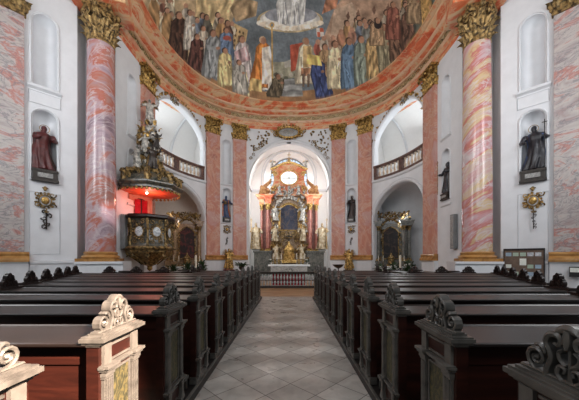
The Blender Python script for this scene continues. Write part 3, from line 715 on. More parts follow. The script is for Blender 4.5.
    at.data.foreach_set('color', np.concatenate([C, np.ones((C.shape[0], 1))], 1).astype(np.float32).ravel())
    me.polygons.foreach_set('use_smooth', [True]*len(me.polygons))
    m, nt, bs = new_mat('fresco_paint')
    a = nt.nodes.new('ShaderNodeVertexColor'); a.layer_name = 'Fresco'
    nt.links.new(a.outputs[0], bs.inputs['Base Color']); bs.inputs['Roughness'].default_value = .8
    me.materials.append(m)
    o = bpy.data.objects.new('ceiling', me); COL.objects.link(o); return struct(o)
fresco()
# ------------------------------------------------------------------ pews
PZ = .10
def crest_mesh():
    c = MB(); a, b = -.055, -.012
    for s in (-1, 1):
        # outer volute
        sp = spiral(s*.128, .052, .045, .012, (-.5*pi if s > 0 else 1.5*pi), s*1.35, 16)
        c.ribbon([(s*.178, .0)] + [(s*.155, .003)] + sp, [.018, .02]+[.019-.008*i/16 for i in range(17)], a, b)
        # rising S scroll to the top
        c.ribbon([(s*.085, .0), (s*.075, .035), (s*.062, .07), (s*.068, .10), (s*.082, .125), (s*.072, .155), (s*.045, .165), (s*.026, .15), (s*.032, .128), (s*.048, .13)], [.02, .019, .018, .018, .019, .02, .022, .019, .014, .009], a-.004, b+.008)
        c.ribbon([(s*.128, .10), (s*.112, .108), (s*.095, .098), (s*.088, .08)], [.012, .018, .018, .012], a+.006, b+.004)
        c.ribbon([(s*.02, .0), (s*.042, .022), (s*.034, .05), (s*.014, .048), (s*.018, .03)], [.018, .018, .016, .012, .008], a, b+.004)
        c.ribbon([(s*.01, .06), (s*.03, .075), (s*.036, .10), (s*.018, .115)], [.014, .016, .014, .008], a, b+.004)
        c.ball((a*.5+b*.5, s*.128, .052), (.03, .014, .014), 8, 6)
    c.ribbon([(0, 0), (0, .05), (0, .12)], [.022, .012, .01], a+.005, b)
    c.ribbon([(-.048, .168), (-.026, .186), (0, .194), (.026, .186), (.048, .168)], [.010, .024, .030, .024, .010], a+.002, b+.006)
    c.ribbon([(0, .12), (0, .15), (0, .185)], [.010, .026, .018], a, b+.014)
    c.ribbon([(-.19, .004), (0, .004), (.19, .004)], [.012, .012, .012], a, b+.004)
    return c
PARTS = {}
def pm(key, mb, mat, bevel=0, smooth=False):
    if key not in PARTS:
        o = mb().build(key, mat, None, smooth, 0); PARTS[key] = o.data; bpy.data.objects.remove(o)
    return PARTS[key]
def inst(key, parent, loc=(0, 0, 0), rz=0, sc=(1, 1, 1), name=None):
    o = bpy.data.objects.new(name or key, PARTS[key]); COL.objects.link(o); o.parent = parent
    o.location = loc; o.rotation_euler = (0, 0, rz); o.scale = sc; return o
def g(f): 
    def h():
        m = MB(); f(m); return m
    return h
def prof_ring(m, steps):
    """stepped moulding round the end panel: list of (z0, z1, overhang)"""
    for z0, z1, e in steps: m.box(-.075-e*.5, e, -.202-e*.5, .202+e*.5, z0, z1)
def _cap(m): prof_ring(m, [(.985, .998, .012), (.998, 1.012, .028), (1.012, 1.034, .045), (1.034, 1.044, .03)]); m.box(-.07, .02, -.19, .19, 1.044, 1.056)
def _pil(m):
    for y in (0,):
        m.box(0, .018, y-.034, y+.034, .30, .81)
        for q in (-.019, 0, .019): m.box(.018, .026, y+q-.006, y+q+.006, .33, .78)
        m.box(0, .032, y-.044, y+.044, .80, .835); m.box(0, .026, y-.04, y+.04, .785, .80); m.box(0, .026, y-.042, y+.042, .30, .325)
        # console at the foot and block in the frieze
        m.ribbon([(y, .29), (y, .25), (y, .20), (y, .15), (y, .10)], [.075, .055, .038, .05, .08], 0, .035)
        m.box(0, .035, y-.052, y+.052, .08, .105)
        m.box(0, .018, y-.032, y+.032, .862, .985)
def _mid(m):
    m.box(-.003, .022, -.198, .198, .835, .848); m.box(-.003, .034, -.204, .204, .848, .862)
    for y in (-.142, .142): m.box(0, .045, y-.050, y+.050, .832, .850); m.box(0, .058, y-.058, y+.058, .850, .868)
def _mid2(m):
    m.box(-.003, .022, -.207, .207, .272, .288); m.box(-.003, .034, -.212, .212, .288, .300)
    for y in (-.142, .142): m.box(0, .045, y-.048, y+.048, .27, .286); m.box(0, .055, y-.055, y+.055, .286, .302)
def _foot(m): m.box(-.075, .012, -.21, .21, 0, .05); m.box(-.075, .006, -.205, .205, .05, .085)
def _inl(m):
    m.box(0, .004, -.085, .085, .33, .80)
def _inf(m):
    for a in ((-.093, -.081, .325, .805), (.081, .093, .325, .805)): m.box(0, .012, *a)
    m.box(0, .012, -.093, .093, .318, .33); m.box(0, .012, -.093, .093, .80, .812)
    m.box(0, .010, -.095, .095, .872, .884); m.box(0, .010, -.095, .095, .962, .974)
    m.box(0, .010, -.07, .07, .12, .13); m.box(0, .010, -.07, .07, .235, .245)
pm('end_panel', g(lambda m: m.box(-.07, 0, -.2, .2, 0, .99)), M['woodred'])
pm('crest', crest_mesh, M['grisaille'])
pm('capping', g(_cap), M['grisaille']); pm('pilaster', g(_pil), M['grisaille']); pm('moulding', g(_mid), M['grisaille']); pm('lower_moulding', g(_mid2), M['grisaille'])
pm('foot', g(_foot), M['grisaille']); pm('inlay', g(_inl), M['inlay']); pm('frame', g(_inf), M['grisaille'])
def darkcrest():
    return crest_mesh()
pm('outer_crest', darkcrest, M['wood']); pm('outer_panel', g(lambda m: (m.box(-.07, 0, -.2, .2, 0, .99), prof_ring(m, [(.985, 1.0, .015), (1.0, 1.03, .035), (1.03, 1.05, .02)]), m.box(0, .012, -.17, .17, .15, .8))), M['wood'])
# unit-length boards along x (scaled): x from 0 to -1
pm('back_board', g(lambda m: (m.box(-1, 0, -.135, -.11, .02, .985), m.box(-1, 0, -.145, -.135, .86, .97), m.box(-1, 0, -.145, -.135, .03, .12))), M['woodred'])
def _ledge(m):
    rows = []
    for x in (0, -1): rows.append([(x, y, z) for y, z in ((-.205, .982), (-.212, .99), (-.21, 1.003), (-.195, 1.008), (.15, 1.016), (.165, 1.026), (.178, 1.018), (.178, .99), (.0, .975), (-.1, .972))])
    ix = m.grid(rows, closeu=True); m.f.append(tuple(ix[0])); m.f.append(tuple(reversed(ix[1])))
pm('book_ledge', g(_ledge), M['ledge'])
pm('seat', g(lambda m: m.box(-1, 0, -.1, .26, .42, .45)), M['wood'])
pm('kneeler', g(lambda m: (m.box(-1, 0, -.36, -.24, .10, .13), m.box(-1, 0, -.31, -.29, 0, .10))), M['grisaille'])
def end_panel(parent, x, sgn):
    p = inst('end_panel', parent, (x, 0, 0), 0 if sgn > 0 else pi)
    inst('pilaster', p, (0, .142, 0)); inst('pilaster', p, (0, -.142, 0))
    for k in ('capping', 'crest', 'moulding', 'lower_moulding', 'foot', 'inlay', 'frame'):
        c = inst(k, p, (0, 0, 1.056) if k == 'crest' else (0, 0, 0))
        if k == 'crest': c.scale = (1, 1, 1)
    return p
ordn = ['foremost', 'second', 'third', 'fourth', 'fifth', 'sixth', 'seventh', 'eighth', 'ninth', 'tenth', 'eleventh', 'last']
for s in (-1, 1):
    facex = -1.105 if s < 0 else .97
    for k in range(-1, 11):
        yc = 1.765+.82*k
        outx = (.536*(yc-4.23)+4.43-(.17 if s > 0 else 0)) if k < 9 else 3.3
        L = outx-abs(facex)
        nm = ordn[k+1]
        if k == -1: lab = 'wooden church pew with carved end, cut by the bottom %s corner of the view' % sidename[s]
        elif s < 0 and k == 0: lab = 'red-brown pew left of the aisle with sunlit carved end, %s from the camera' % nm
        else: lab = 'dark wooden pew %s of the aisle, %s from the camera, grey carved end' % (sidename[s], nm)
        if k == 10: lab = 'dark wooden pew %s of the aisle, farthest one, closest to the altar rail' % sidename[s]
        root = thing('church_pew', lab, 'pew', (facex, yc, PZ), 0, 'pews left of the aisle' if s < 0 else 'pews right of the aisle')
        sg = -s   # the aisle is towards +x for the left block
        end_panel(root, 0, sg)
        ex = L*s
        for key in ('back_board', 'book_ledge', 'seat', 'kneeler'):
            if s < 0: inst(key, root, (-.068, 0, 0), 0, (L-.13, 1, 1))
            else: inst(key, root, (L-.062, 0, 0), 0, (L-.13, 1, 1))
        op = inst('outer_panel', root, (ex, 0, 0), pi if s < 0 else 0)
        inst('outer_crest', op, (0, 0, 1.05), 0, (1.3, .64, 1.05), 'crest')
    # pews standing sideways in the transept, their ends towards the camera
    for i, x in enumerate((6.02, 5.12, 4.2)):
        root = thing('church_pew', 'dark pew turned sideways on the far %s, %s from the aisle' % (sidename[s], ('farthest', 'middle of three', 'nearest of three')[i]), 'pew', (x*s, 9.02, PZ-.02), -pi/2, 'sideways pews on the '+sidename[s])
        p = inst('outer_panel', root, (0, 0, 0)); inst('outer_crest', p, (0, 0, 1.05), 0, (1.3, 1.1, .95), 'crest')
        LL = 1.7 if i else .8
        for key in ('back_board', 'book_ledge', 'seat'):
            inst(key, root, (-.068, 0, 0), 0, (LL, s if False else 1, 1))
        p = inst('outer_panel', root, (-.068-LL-.07, 0, 0), pi)
    # low platform under the block
    mb = MB(); e = -1.07 if s < 0 else .935; off = .18 if s > 0 else 0
    pts = [(e, -.6), (e, 10.72)] + [(s*3.5, 10.72), (s*3.5, 8.72), (s*(.536*(8.72-4.23)+4.65-off), 8.72), (s*(.536*(-.6-4.23)+4.65-off), -.6)]
    mb.prism(pts, 0, PZ-.012, 'z')
    pl_ = mb.build('pew_platform', M['platform']); tag(pl_, 'low dark wooden platform under the pews %s of the aisle' % sidename[s], 'platform')
    nb = MB(); x0, x1 = sorted((e, e-s*(-.03))); nb.box(x0, x1, -.6, 10.72, PZ-.012, PZ)
    nb.build('nosing', M['grisaille'], pl_)
    for nmx in ():
        pass
    mb = MB(); mb.box(*sorted((s*3.75, s*6.3)), 8.8, 10.9 , 0, PZ-.02) if False else mb.prism([(s*3.75, 8.76), (s*6.32, 8.76), (s*6.32, 9.9), (s*5.6, 9.9), (s*5.6, 11), (s*3.75, 11)], 0, PZ-.02, 'z')
    tag(mb.build('pew_platform', M['platform']), 'low dark platform under the sideways pews on the %s' % sidename[s], 'platform')

# ------------------------------------------------------------------ figures
def finger_hand(m, p, d, r):
    """palm at p pointing along d with four fingers and a thumb"""
    p = Vector(p); d = Vector(d).normalized(); sde = d.cross(Vector((0, 0, 1)));
    if sde.length < .1: sde = Vector((1, 0, 0))
    sde.normalize(); dn = d.cross(sde)
    m.tube([p-d*r, p, p+d*r*1.3], [r*.8, r*1.0, r*.8], 6, .6)
    for k, L in enumerate((1.5, 1.8, 1.7, 1.3)):
        q = p+d*r*1.1+sde*(k-1.5)*r*.5
        m.tube([q, q+d*r*L*.6, q+d*r*L+dn*r*.4], [r*.28, r*.26, r*.2], 5)
    m.tube([p-sde*r*.7, p-sde*r*1.2+d*r*.8], [r*.3, r*.24], 5)
def body(m, H, lean=0, arms=((.2, -.22, .62), (-.14, -.26, .66)), beard=True, hood=False, seed=0, wide=1.0, seated=False, turn=0):
    r = random.Random(seed); ph = r.random()*6
    prof = [(0, .155, .13), (.02, .165, .14), (.12, .15, .13), (.3, .135, .12), (.46, .125, .11), (.56, .112, .095), (.66, .125, .10), (.74, .135, .10), (.80, .125, .085), (.835, .07, .06), (.86, .04, .042), (.9, .038, .04)]
    rows = []; n = 36
    for i, (z, rx, ry) in enumerate(prof):
        f = .14*max(0, 1-z/.6)+.03; row = []
        cx = lean*sin(z*3.2)*.06; 
        for k in range(n):
            a = TAU*k/n; q = 1+f*sin(7*a+ph+z*4)+f*.6*sin(12*a+ph*2-z*6)
            if z > .8: q = 1
            row.append(((cx+rx*wide*cos(a)*q)*H, (ry*wide*sin(a)*q - (.03 if .3 < z < .6 else 0))*H, z*H))
        rows.append(row)
    ix = m.grid(rows, closeu=True); m.f.append(tuple(reversed(ix[0]))); m.f.append(tuple(ix[-1]))
    hx = lean*.01*H
    m.ball((hx, -.012*H, .935*H), (.046*H, .055*H, .066*H), 14, 10)
    m.ball((hx, -.066*H, .93*H), (.010*H, .016*H, .016*H), 6, 4)
    for e in (-1, 1): m.ball((hx+e*.047*H, -.008*H, .93*H), (.008*H, .012*H, .016*H), 6, 4)
    m.ball((hx, .008*H, .952*H), (.053*H, .055*H, .060*H), 12, 8)
    if beard: m.ball((hx, -.052*H, .892*H), (.03*H, .024*H, .042*H), 8, 6)
    if hood: m.ball((hx, .02*H, .93*H), (.065*H, .06*H, .082*H), 12, 8)
    for sx, hnd in ((1, arms[0]), (-1, arms[1])):
        sh = Vector((sx*.115*wide*H, 0, .785*H)); h = Vector(hnd)*H
        el = (sh+h)/2+Vector((sx*.06, .03, -.05))*H
        d = (h-el).normalized()
        m.tube([sh-Vector((sx*.03*H, 0, 0)), sh, (sh+el)/2, el, el*.4+h*.6, h-d*.02*H], [.045*H, .052*H, .048*H, .046*H, .042*H, .030*H], 10)
        finger_hand(m, h, d, .021*H)
def cloak(m, H, seed=0, lean=0, open_=.9):
    r = random.Random(seed+5); ph = r.random()*6; rows = []; n = 26
    for z, rad in ((.05, .20), (.2, .185), (.4, .165), (.55, .15), (.68, .155), (.78, .152), (.83, .10)):
        rows.append([((lean*sin(z*3.2)*.06+rad*1.02*cos(a)*(1+.07*sin(8*a+ph+z*5)))*H, (rad*.86*sin(a)*(1+.07*sin(8*a+ph+z*5)))*H, z*H+.012*H*sin(5*a+ph)) for a in [-pi/2+open_*(1-.25*z)+(TAU-2*open_*(1-.25*z))*k/n for k in range(n+1)]])
    inner = [[(p[0]*.93, p[1]*.93, p[2]) for p in rr] for rr in rows]
    m.grid(rows); m.grid(inner)
    m.grid([[a, b] for a, b in zip(rows[0], inner[0])]); m.grid([[a[0], b[0]] for a, b in zip(rows, inner)]); m.grid([[a[-1], b[-1]] for a, b in zip(rows, inner)])
def statue(name, label, H, loc, rz, mat, cloakmat=None, base=None, extra=None, **kw):
    root = thing(name, label, 'statue', loc, rz)
    b0 = 0
    if base:
        w, d, h, mt, plate = base
        m = MB(); m.box(-w/2, w/2, -d/2, d/2, 0, h*.2); m.box(-w/2+.03, w/2-.03, -d/2+.02, d/2-.02, h*.2, h*.8); m.box(-w/2+.01, w/2-.01, -d/2, d/2, h*.8, h)
        m.build('pedestal', mt, root); b0 = h
        if plate:
            m = MB(); m.box(-w*.28, w*.28, -d/2-.005, -d/2+.02, h*.32, h*.68); m.build('name_plate', M['greymarble'], root)
    m = MB(); m.push(T(0, 0, b0)); body(m, H, **kw)
    f = m.build('figure', mat, root); freeze(f, H*.011)
    if cloakmat:
        m = MB(); m.push(T(0, 0, b0)); cloak(m, H, kw.get('seed', 0), kw.get('lean', 0)); m.build('cloak', cloakmat, root, True)
    if extra:
        for nm, fn, mt in extra:
            m = MB(); m.push(T(0, 0, b0)); fn(m, H); m.build(nm, mt, root, True)
    return root
def halo(m, H):
    m.tube([(.085*H*cos(TAU*k/20), 0.03*H, .955*H+.085*H*sin(TAU*k/20)) for k in range(21)], .006*H, 5)
def staff(x, y, top, bot=0):
    return lambda m, H: (m.tube([(x*H, y*H, bot*H), (x*H, y*H, top*H)], .010*H, 6), m.tube([((x-.045)*H, y*H, (top-.06)*H), ((x+.045)*H, y*H, (top-.06)*H)], .009*H, 5))
def book(m, H): m.push(T(-.12*H, -.24*H, .64*H) @ RZ(.3) @ RX(-.4)); m.box(-.07*H, .07*H, -.02*H, .02*H, -.07*H, .09*H); m.pop()
def wings(m, H):
    for s in (-1, 1):
        for i in range(5):
            a = .35+.28*i
            p = [(s*.06*H, .06*H, .72*H), (s*(.06+.16*sin(a))*H, .10*H, (.72+.2*cos(a)+.04)*H), (s*(.06+(.36-.02*i)*sin(a))*H, .13*H, (.70+(.34-.02*i)*cos(a)-.05)*H)]
            m.tube(p, [.03*H, .04*H, .012*H], 6, .4)

def wpos(path, u, s, d, z): x, y = path.at(u, d, s); return (x, y, z)
def face(path, u, s): return path.angle(u, s)
# outer niches of the piers
statue('niche_statue', 'dark statue of a saint in a maroon robe in the left pier niche', 1.58, wpos(pier, uPier, -1, .10, 4.28), face(pier, uPier, -1), M['maroonrobe'], M['bronze'], (.72, .5, .42, M['bronze'], 1), [('halo', halo, M['gold'])], seed=1, lean=-1, arms=((.10, -.2, .66), (-.08, -.2, .7)), wide=1.25)
statue('niche_statue', 'statue of a saint in a black and blue robe holding a staff, right pier niche', 1.58, wpos(pier, uPier, 1, .10, 4.28), face(pier, uPier, 1), M['blackrobe'], M['bluerobe'], (.72, .5, .42, M['bronze'], 1), [('staff', staff(.2, -.22, 1.02), M['black']), ('halo', halo, M['gold'])], seed=2, lean=1, arms=((.2, -.2, .68), (-.13, -.22, .6)), wide=1.25)
u = NI['b'][0]
statue('niche_statue', 'dark statue of a saint in the niche beside the right gallery arch', 1.45, wpos(rot, u, 1, .08, 4.3), face(rot, u, 1), M['blackrobe'], M['brownrobe'], (.56, .42, .3, M['bronze'], 1), [('halo', halo, M['gold']), ('crozier', staff(-.15, -.24, 1.08), M['goldold'])], seed=3, lean=1, arms=((.12, -.2, .66), (-.15, -.22, .62)))
u = NI['d'][0]
statue('niche_statue', 'statue with orange cloak over blue robe in the niche left of the chancel', 1.55, wpos(rot, u, -1, .08, 4.15), face(rot, u, -1), M['bluerobe'], M['orangerobe'], (.52, .42, .32, M['bronze'], 1), [('book', book, M['goldold'])], seed=4, lean=-1)
statue('niche_statue', 'dark brown statue in the niche right of the chancel', 1.55, wpos(rot, u, 1, .08, 4.15), face(rot, u, 1), M['brownrobe'], M['blackrobe'], (.52, .42, .32, M['bronze'], 1), [('halo', halo, M['gold'])], seed=5, lean=1, arms=((.06, -.22, .68), (-.1, -.22, .6)))

# wall ornaments under the niches
def rocaille(m, w, h, seed=0, n=14, rim=True, leaf=.22):
    r = random.Random(seed)
    # centre boss, C scrolls, leaves; plane xz, facing -y
    m.ball((0, -.05*w, 0), (w*.17, w*.10, h*.17), 12, 8)
    if rim: m.tube([(w*.26*cos(TAU*k/20), -.03*w, h*.25*sin(TAU*k/20)) for k in range(21)], w*.03, 6)
    for k in range(n):
        a = TAU*(k+.5)/n+r.uniform(-.1, .1); sx, sz = cos(a), sin(a)
        rr = .34
        m.push(T(w*rr*sx*.8, -.02*w, h*rr*sz*.8) @ RY(pi/2-a) @ RZ(-pi/2)); m.leaf(min(w, h)*leaf*r.uniform(.7, 1.15), min(w, h)*.12, 1.0); m.pop()
    for e in (-1, 1):
        for z0, sz in ((.28, 1), (-.22, -1)):
            pts = [(e*(w*.30+p[0]), -.04*w, z0*h+sz*p[1]) for p in spiral(0, 0, w*.16, w*.03, pi*.9 if e < 0 else .1*pi, -e*1.1, 12)]
            m.tube(pts, [w*.035*(1-.6*i/12) for i in range(13)], 5)
def scrap_scroll(m, w, h, seed=0):
    r = random.Random(seed)
    for k in range(6):
        x, z = r.uniform(-.25, .25)*w, (k/5-.5)*h*.8
        m.tube([(x+p[0], -.06, z+p[1]) for p in spiral(0, 0, w*.2, w*.05, r.uniform(0, 6), r.choice((-1, 1))*.9, 8)], w*.05, 5)
    m.tube([(0, -.02, h*.5), (0, -.08, 0), (0, -.05, -h*.5)], w*.05, 5)
for s in (-1, 1):
    S = sidename[s]
    x, y = pier.at(uPier, -.02, s)
    t = thing('wall_ornament', ('openwork gilt cartouche on the wall below the maroon statue, left pier' if s < 0 else 'gold cartouche with round boss on the wall below the black and blue statue'), 'ornament', (x, y, 3.62), face(pier, uPier, s))
    m = MB(); rocaille(m, .66, .78, 3+s); m.build('cartouche', M['goldold'] if s < 0 else M['gold'], t, True)
    m = MB(); m.ball((0, -.09, 0), (.11, .06, .13), 14, 8); m.build('boss', M['goldbright'], t, True)
    m = MB(); m.push(T(0, 0, .42)); m.ball((0, -.03, .0), (.05, .04, .09), 8, 6); m.tube([(-.08, -.03, .02), (.08, -.03, .02)], .02, 5); m.build('finial', M['goldold'], t, True)
    x, y = pier.at(uPier+(.03 if s < 0 else -.02), -.02, s)
    t = thing('candle_bracket', 'dark twisted metal candle bracket on the %s pier wall' % S, 'bracket', (x, y, 2.95), face(pier, uPier, s))
    m = MB(); scrap_scroll(m, .46 if s < 0 else .24, .66, 5+s); m.build('scrolls', M['bronze'], t, True)
    m = MB(); m.lathe([(.05, .24), (.07, .27), (.07, .29), (.02, .29), (.02, .4)], 10, c=(0, -.1)); m.build('candle_cup', M['goldold'], t, True)
    u = NI['d'][0]
    x, y = rot.at(u, -.02, s)
    t = thing('wall_ornament', 'small gold cartouche on the narrow wall %s of the chancel arch' % S, 'ornament', (x, y, 3.62), face(rot, u, s))
    m = MB(); rocaille(m, .62, .85, 8+s, 12); m.build('cartouche', M['goldold'], t, True)
    m = MB(); m.ball((0, -.08, 0), (.1, .05, .12), 12, 8); m.build('boss', M['goldbright'], t, True)
    t = thing('candle_bracket', 'dark twisted metal candle bracket %s of the chancel arch' % S, 'bracket', (x, y, 2.8), face(rot, u, s))
    m = MB(); scrap_scroll(m, .3, .5, 15+s); m.build('scrolls', M['bronze'], t, True)
    # gilded angel on a stand
    x, y = rot.at(u, -.55, s)
    st = thing('pedestal_stand', 'small dark %s stand under the gilded angel %s of the chancel' % ('red-draped' if s < 0 else 'wooden', S), 'stand', (x, y, 0), face(rot, u, s))
    m = MB(); m.box(-.3, .3, -.25, .25, 0, .72); m.box(-.33, .33, -.28, .28, .72, .78); m.build('block', M['wood'], st)
    if s < 0:
        m = MB(); m.box(-.32, .32, -.275, -.255, .35, .79); m.box(-.34, .34, -.29, .29, .781, .80); m.build('red_cover', M['redcloth'], st)
    statue('gilded_angel', 'small gilded angel on a stand %s of the chancel arch' % S, 1.35, (x, y, .80 if s < 0 else .78), face(rot, u, s), M['gold'], None, (.5, .4, .1, M['goldold'], 0), [('wings', wings, M['goldbright'])], seed=20+s, arms=((.16, -.2, .62), (-.16, -.2, .7)), beard=False, wide=1.4)

# ------------------------------------------------------------------ balustrades of the galleries
for s in (-1, 1):
    S = sidename[s]
    fx, fy = rot.at(uArch, 0, s)
    root = thing('balustrade', 'curved balustrade in the %s gallery arch with brown-red rail and pale balusters' % S, 'balustrade', (fx, fy, 6.84))
    Z = 6.84
    def part(nm, prof, mat, a=uA, b=uB, n=16):
        m = MB(); m.push(T(-fx, -fy, 0)); sweep(m, rot, a, b, n, [(d, z-0) for d, z in prof], s); 
        for i, v in enumerate(m.v): m.v[i] = (v[0], v[1], v[2]-Z)
        m.build(nm, mat, root)
    part('handrail', [(-.06, 7.60), (-.10, 7.64), (-.10, 7.72), (-.06, 7.76), (.22, 7.76), (.26, 7.7), (.22, 7.6)], M['brownrail'])
    part('bottom_rail', [(-.04, 6.84), (-.04, 6.96), (0, 7.0), (.2, 7.0), (.22, 6.84)], M['brownrail'])
    um = uArch
    for uu in (uA+.12, um-.0, uB-.12):
        part('pedestal', [(-.06, 6.99), (-.06, 7.62), (.2, 7.62), (.2, 6.99)], M['brownrail'], uu-.11, uu+.11, 2)
    m = MB(); m.lathe([(.07, 0), (.07, .04), (.04, .06), (.06, .12), (.08, .20), (.065, .28), (.036, .38), (.032, .46), (.055, .5), (.04, .53), (.07, .56), (.07, .61)], 12)
    proto = None
    for a, b in ((uA+.25, um-.14), (um+.14, uB-.25)):
        k = 6
        for i in range(k):
            uu = a+(b-a)*(i+.5)/k; x, y = rot.at(uu, .08, s)
            if proto is None: proto = m.build('baluster', M['baluster_cream'], root, True); o = proto
            else: o = proto.copy(); COL.objects.link(o)
            o.location = (x-fx, y-fy, .155)
# ------------------------------------------------------------------ ornaments on the arches
def foliage(m, path, s, ua, ub, zfun, n, size, d=-.05, seed=0):
    r = random.Random(seed)
    for i in range(n):
        uu = ua+(ub-ua)*(i+.5)/n; z = zfun(uu)
        m.push(frame_at(path, uu, s, d, z) @ RY(r.uniform(-1.6, 1.6)) @ RZ(-pi/2)); m.leaf(size*r.uniform(.7, 1.3), size*.6, 1.2); m.pop()
        if i % 3 == 0:
            m.push(frame_at(path, uu, s, d-.03, z)); m.tube([(p[0], 0, p[1]) for p in spiral(0, 0, size*.5, size*.1, r.uniform(0, 6), 1.1, 8)], size*.1, 5); m.pop()
for s in (-1, 1):
    S = sidename[s]
    fx, fy = rot.at(uArch, 0, s)
    t = thing('arch_ornament', 'gold rocaille cartouche on the crown of the %s gallery arch' % S, 'ornament', (*rot.at(uArch-.35, -.06, s), 11.0), rot.angle(uArch-.35, s))
    m = MB(); rocaille(m, .8, .62, 31+s, 14, True, .35); m.build('cartouche', M['goldold'], t, True)
    m = MB(); m.ball((0, -.1, 0), (.13, .07, .12), 12, 8); m.build('shield', M['silver'], t, True)
    t = thing('arch_ornament', 'gold leaf garland over the inner shoulder of the %s gallery arch' % S, 'ornament', (fx, fy, 10.8))
    m = MB(); m.push(T(-fx, -fy, -10.8)); foliage(m, rot, s, uArch+.3, uB+.2, lambda q: arch_z(min(q, uB-.05), UP)+.28, 13, .17, seed=2+s); m.build('leaves', M['gold'], t, True)
    t = thing('arch_ornament', 'gold leaf garland over the outer shoulder of the %s gallery arch' % S, 'ornament', (fx, fy, 10.8))
    m = MB(); m.push(T(-fx, -fy, -10.8)); foliage(m, rot, s, uA-.1, uArch-.75, lambda q: arch_z(max(q, uA+.05), UP)+.30, 12, .2, seed=6+s); m.build('leaves', M['gold'], t, True)
    # garlands in the spandrels of the chancel arch
    t = thing('arch_ornament', 'gold and green leaf spray in the %s spandrel of the chancel arch' % S, 'ornament', (s*2.5, 20, 10.4))
    m = MB(); m.push(T(-s*2.5, -20, -10.4)); r = random.Random(40+s)
    for i in range(34):
        x = r.uniform(1.5, 2.95); zlo = 7.25+sqrt(max(0, 3.15**2-x*x)); 
        z = r.uniform(max(zlo, 9.3)+.05, 11.0)
        if z < zlo: continue
        u_ = rot.L-x
        m.push(frame_at(rot, u_, s, -.04, z) @ RY(r.uniform(-3, 3)) @ RZ(-pi/2)); m.leaf(.2, .13, 1.1); m.pop()
    for i in range(7):
        x = 1.75+.18*i; z = 7.25+sqrt(max(0, 3.2**2-x*x))+.22+.12*sin(i*2)
        m.push(frame_at(rot, rot.L-x, s, -.05, z)); m.tube([(p[0], 0, p[1]) for p in spiral(0, 0, .14, .03, i, 1.2, 10)], .022, 5); m.pop()
    m.build('leaves', M['goldold'], t, True)
t = thing('inscription_cartouche', 'gold framed grey-blue cartouche above the centre of the chancel arch', 'cartouche', (-.05, 19.93, 10.85))
m = MB(); m.lathe([(.62, -.02), (.60, .05), (.5, .09), (.02, .1)], 30); o = m.build('tablet', M['greymarble'], t, True); o.rotation_euler = (pi/2, 0, 0); o.scale = (1.15, .52, 1)
m = MB(); m.tube([(.78*cos(TAU*k/30), -.08, .38*sin(TAU*k/30)) for k in range(31)], .06, 6)
r = random.Random(5)
for k in range(26):
    a = TAU*k/26; m.push(T(.82*cos(a), -.05, .40*sin(a)) @ RY(pi/2-a) @ RZ(-pi/2)); m.leaf(.26*r.uniform(.7, 1.2), .16, 1.1); m.pop()
for e in (-1, 1):
    m.tube([(e*(.95+p[0]), -.08, -.12+p[1]) for p in spiral(0, 0, .26, .04, 1.2, 1.3, 14)], [.05*(1-.5*i/14) for i in range(15)], 6)
    m.tube([(e*(1.15+p[0]), -.06, .12+p[1]) for p in spiral(0, 0, .16, .04, 1.2, -1.2, 12)], .03, 5)
m.build('frame', M['gold'], t, True)
m = MB(); m.ball((0, -.12, .62), (.13, .08, .16), 10, 7); m.ball((0, -.1, .85), (.09, .07, .09), 8, 6); m.build('boss', M['marble_orange'], t, True)
m = MB()
for j, (w_, z) in enumerate(((.62, .13), (.8, .04), (.78, -.05), (.55, -.14))):
    x = -w_/2
    while x < w_/2:
        L = r.uniform(.02, .05); m.box(x, x+L*.5, -.115, -.10, z-.022, z+.022); x += L+.02
m.build('lettering', M['goldold'], t)

# medallion and little hook block on the frieze of the ring above the altar
# ------------------------------------------------------------------ high altar
AY = 22.9
def gabled_altar_column(parent, x, y, r, z0, z1, shaft, capm, capname='capital', n=16, name='column'):
    m = MB(); m.lathe([(r, z0+.2), (r, z0+1), (r*.88, z1)], n, c=(x, y)); o = m.build(name, shaft, parent, True)
    b = MB(); b.box(x-r*1.5, x+r*1.5, y-r*1.5, y+r*1.5, z0, z0+.09); b.lathe([(r*1.4, z0+.09), (r*1.45, z0+.13), (r*1.1, z0+.16), (r*1.2, z0+.2), (r, z0+.22)], n, c=(x, y)); b.build('base', capm, o, True)
    c = MB(); h = (z1-z0)*.14; c.push(T(x, y, z1)); c.lathe([(r*.9, 0), (r*1.1, .03), (r*.9, .05), (r*1.0, h*.6), (r*1.35, h*.95)], n)
    for row, (q, L) in enumerate(((.04, h*.55), (h*.35, h*.5))):
        for i in range(7):
            c.push(RZ(TAU*(i+.5*row)/7) @ T(r*.9, 0, q)); c.leaf(L, r*.75, 1.2); c.pop()
    for i in range(4):
        a = pi/4+pi/2*i; c.ball((r*1.45*cos(a), r*1.45*sin(a), h*.86), r*.32, 7, 5)
    c.box(-r*1.45, r*1.45, -r*1.45, r*1.45, h*.92, h*1.06); c.build(capname, capm, o, True)
    return o
A = thing('high_altar', 'tall pink and gold baroque high altar with columns and oval window, centre back', 'altar', (0, AY, .16))
def AB(fn, nm, mat, par=A, smooth=False):
    m = MB(); m.push(T(0, 0, -.16)); fn(m); return m.build(nm, mat, par, smooth)
AB(lambda m: m.box(-.3, .3, .3, .5, .16, 1), 'plinth', M['greymarble'])
AB(lambda m: (m.box(-1.45, 1.45, -.1, .5, .16, 2.2), m.box(-1.5, 1.5, .1, .5, 2.2, 6.9)), 'back_wall', M['tanmarble'])
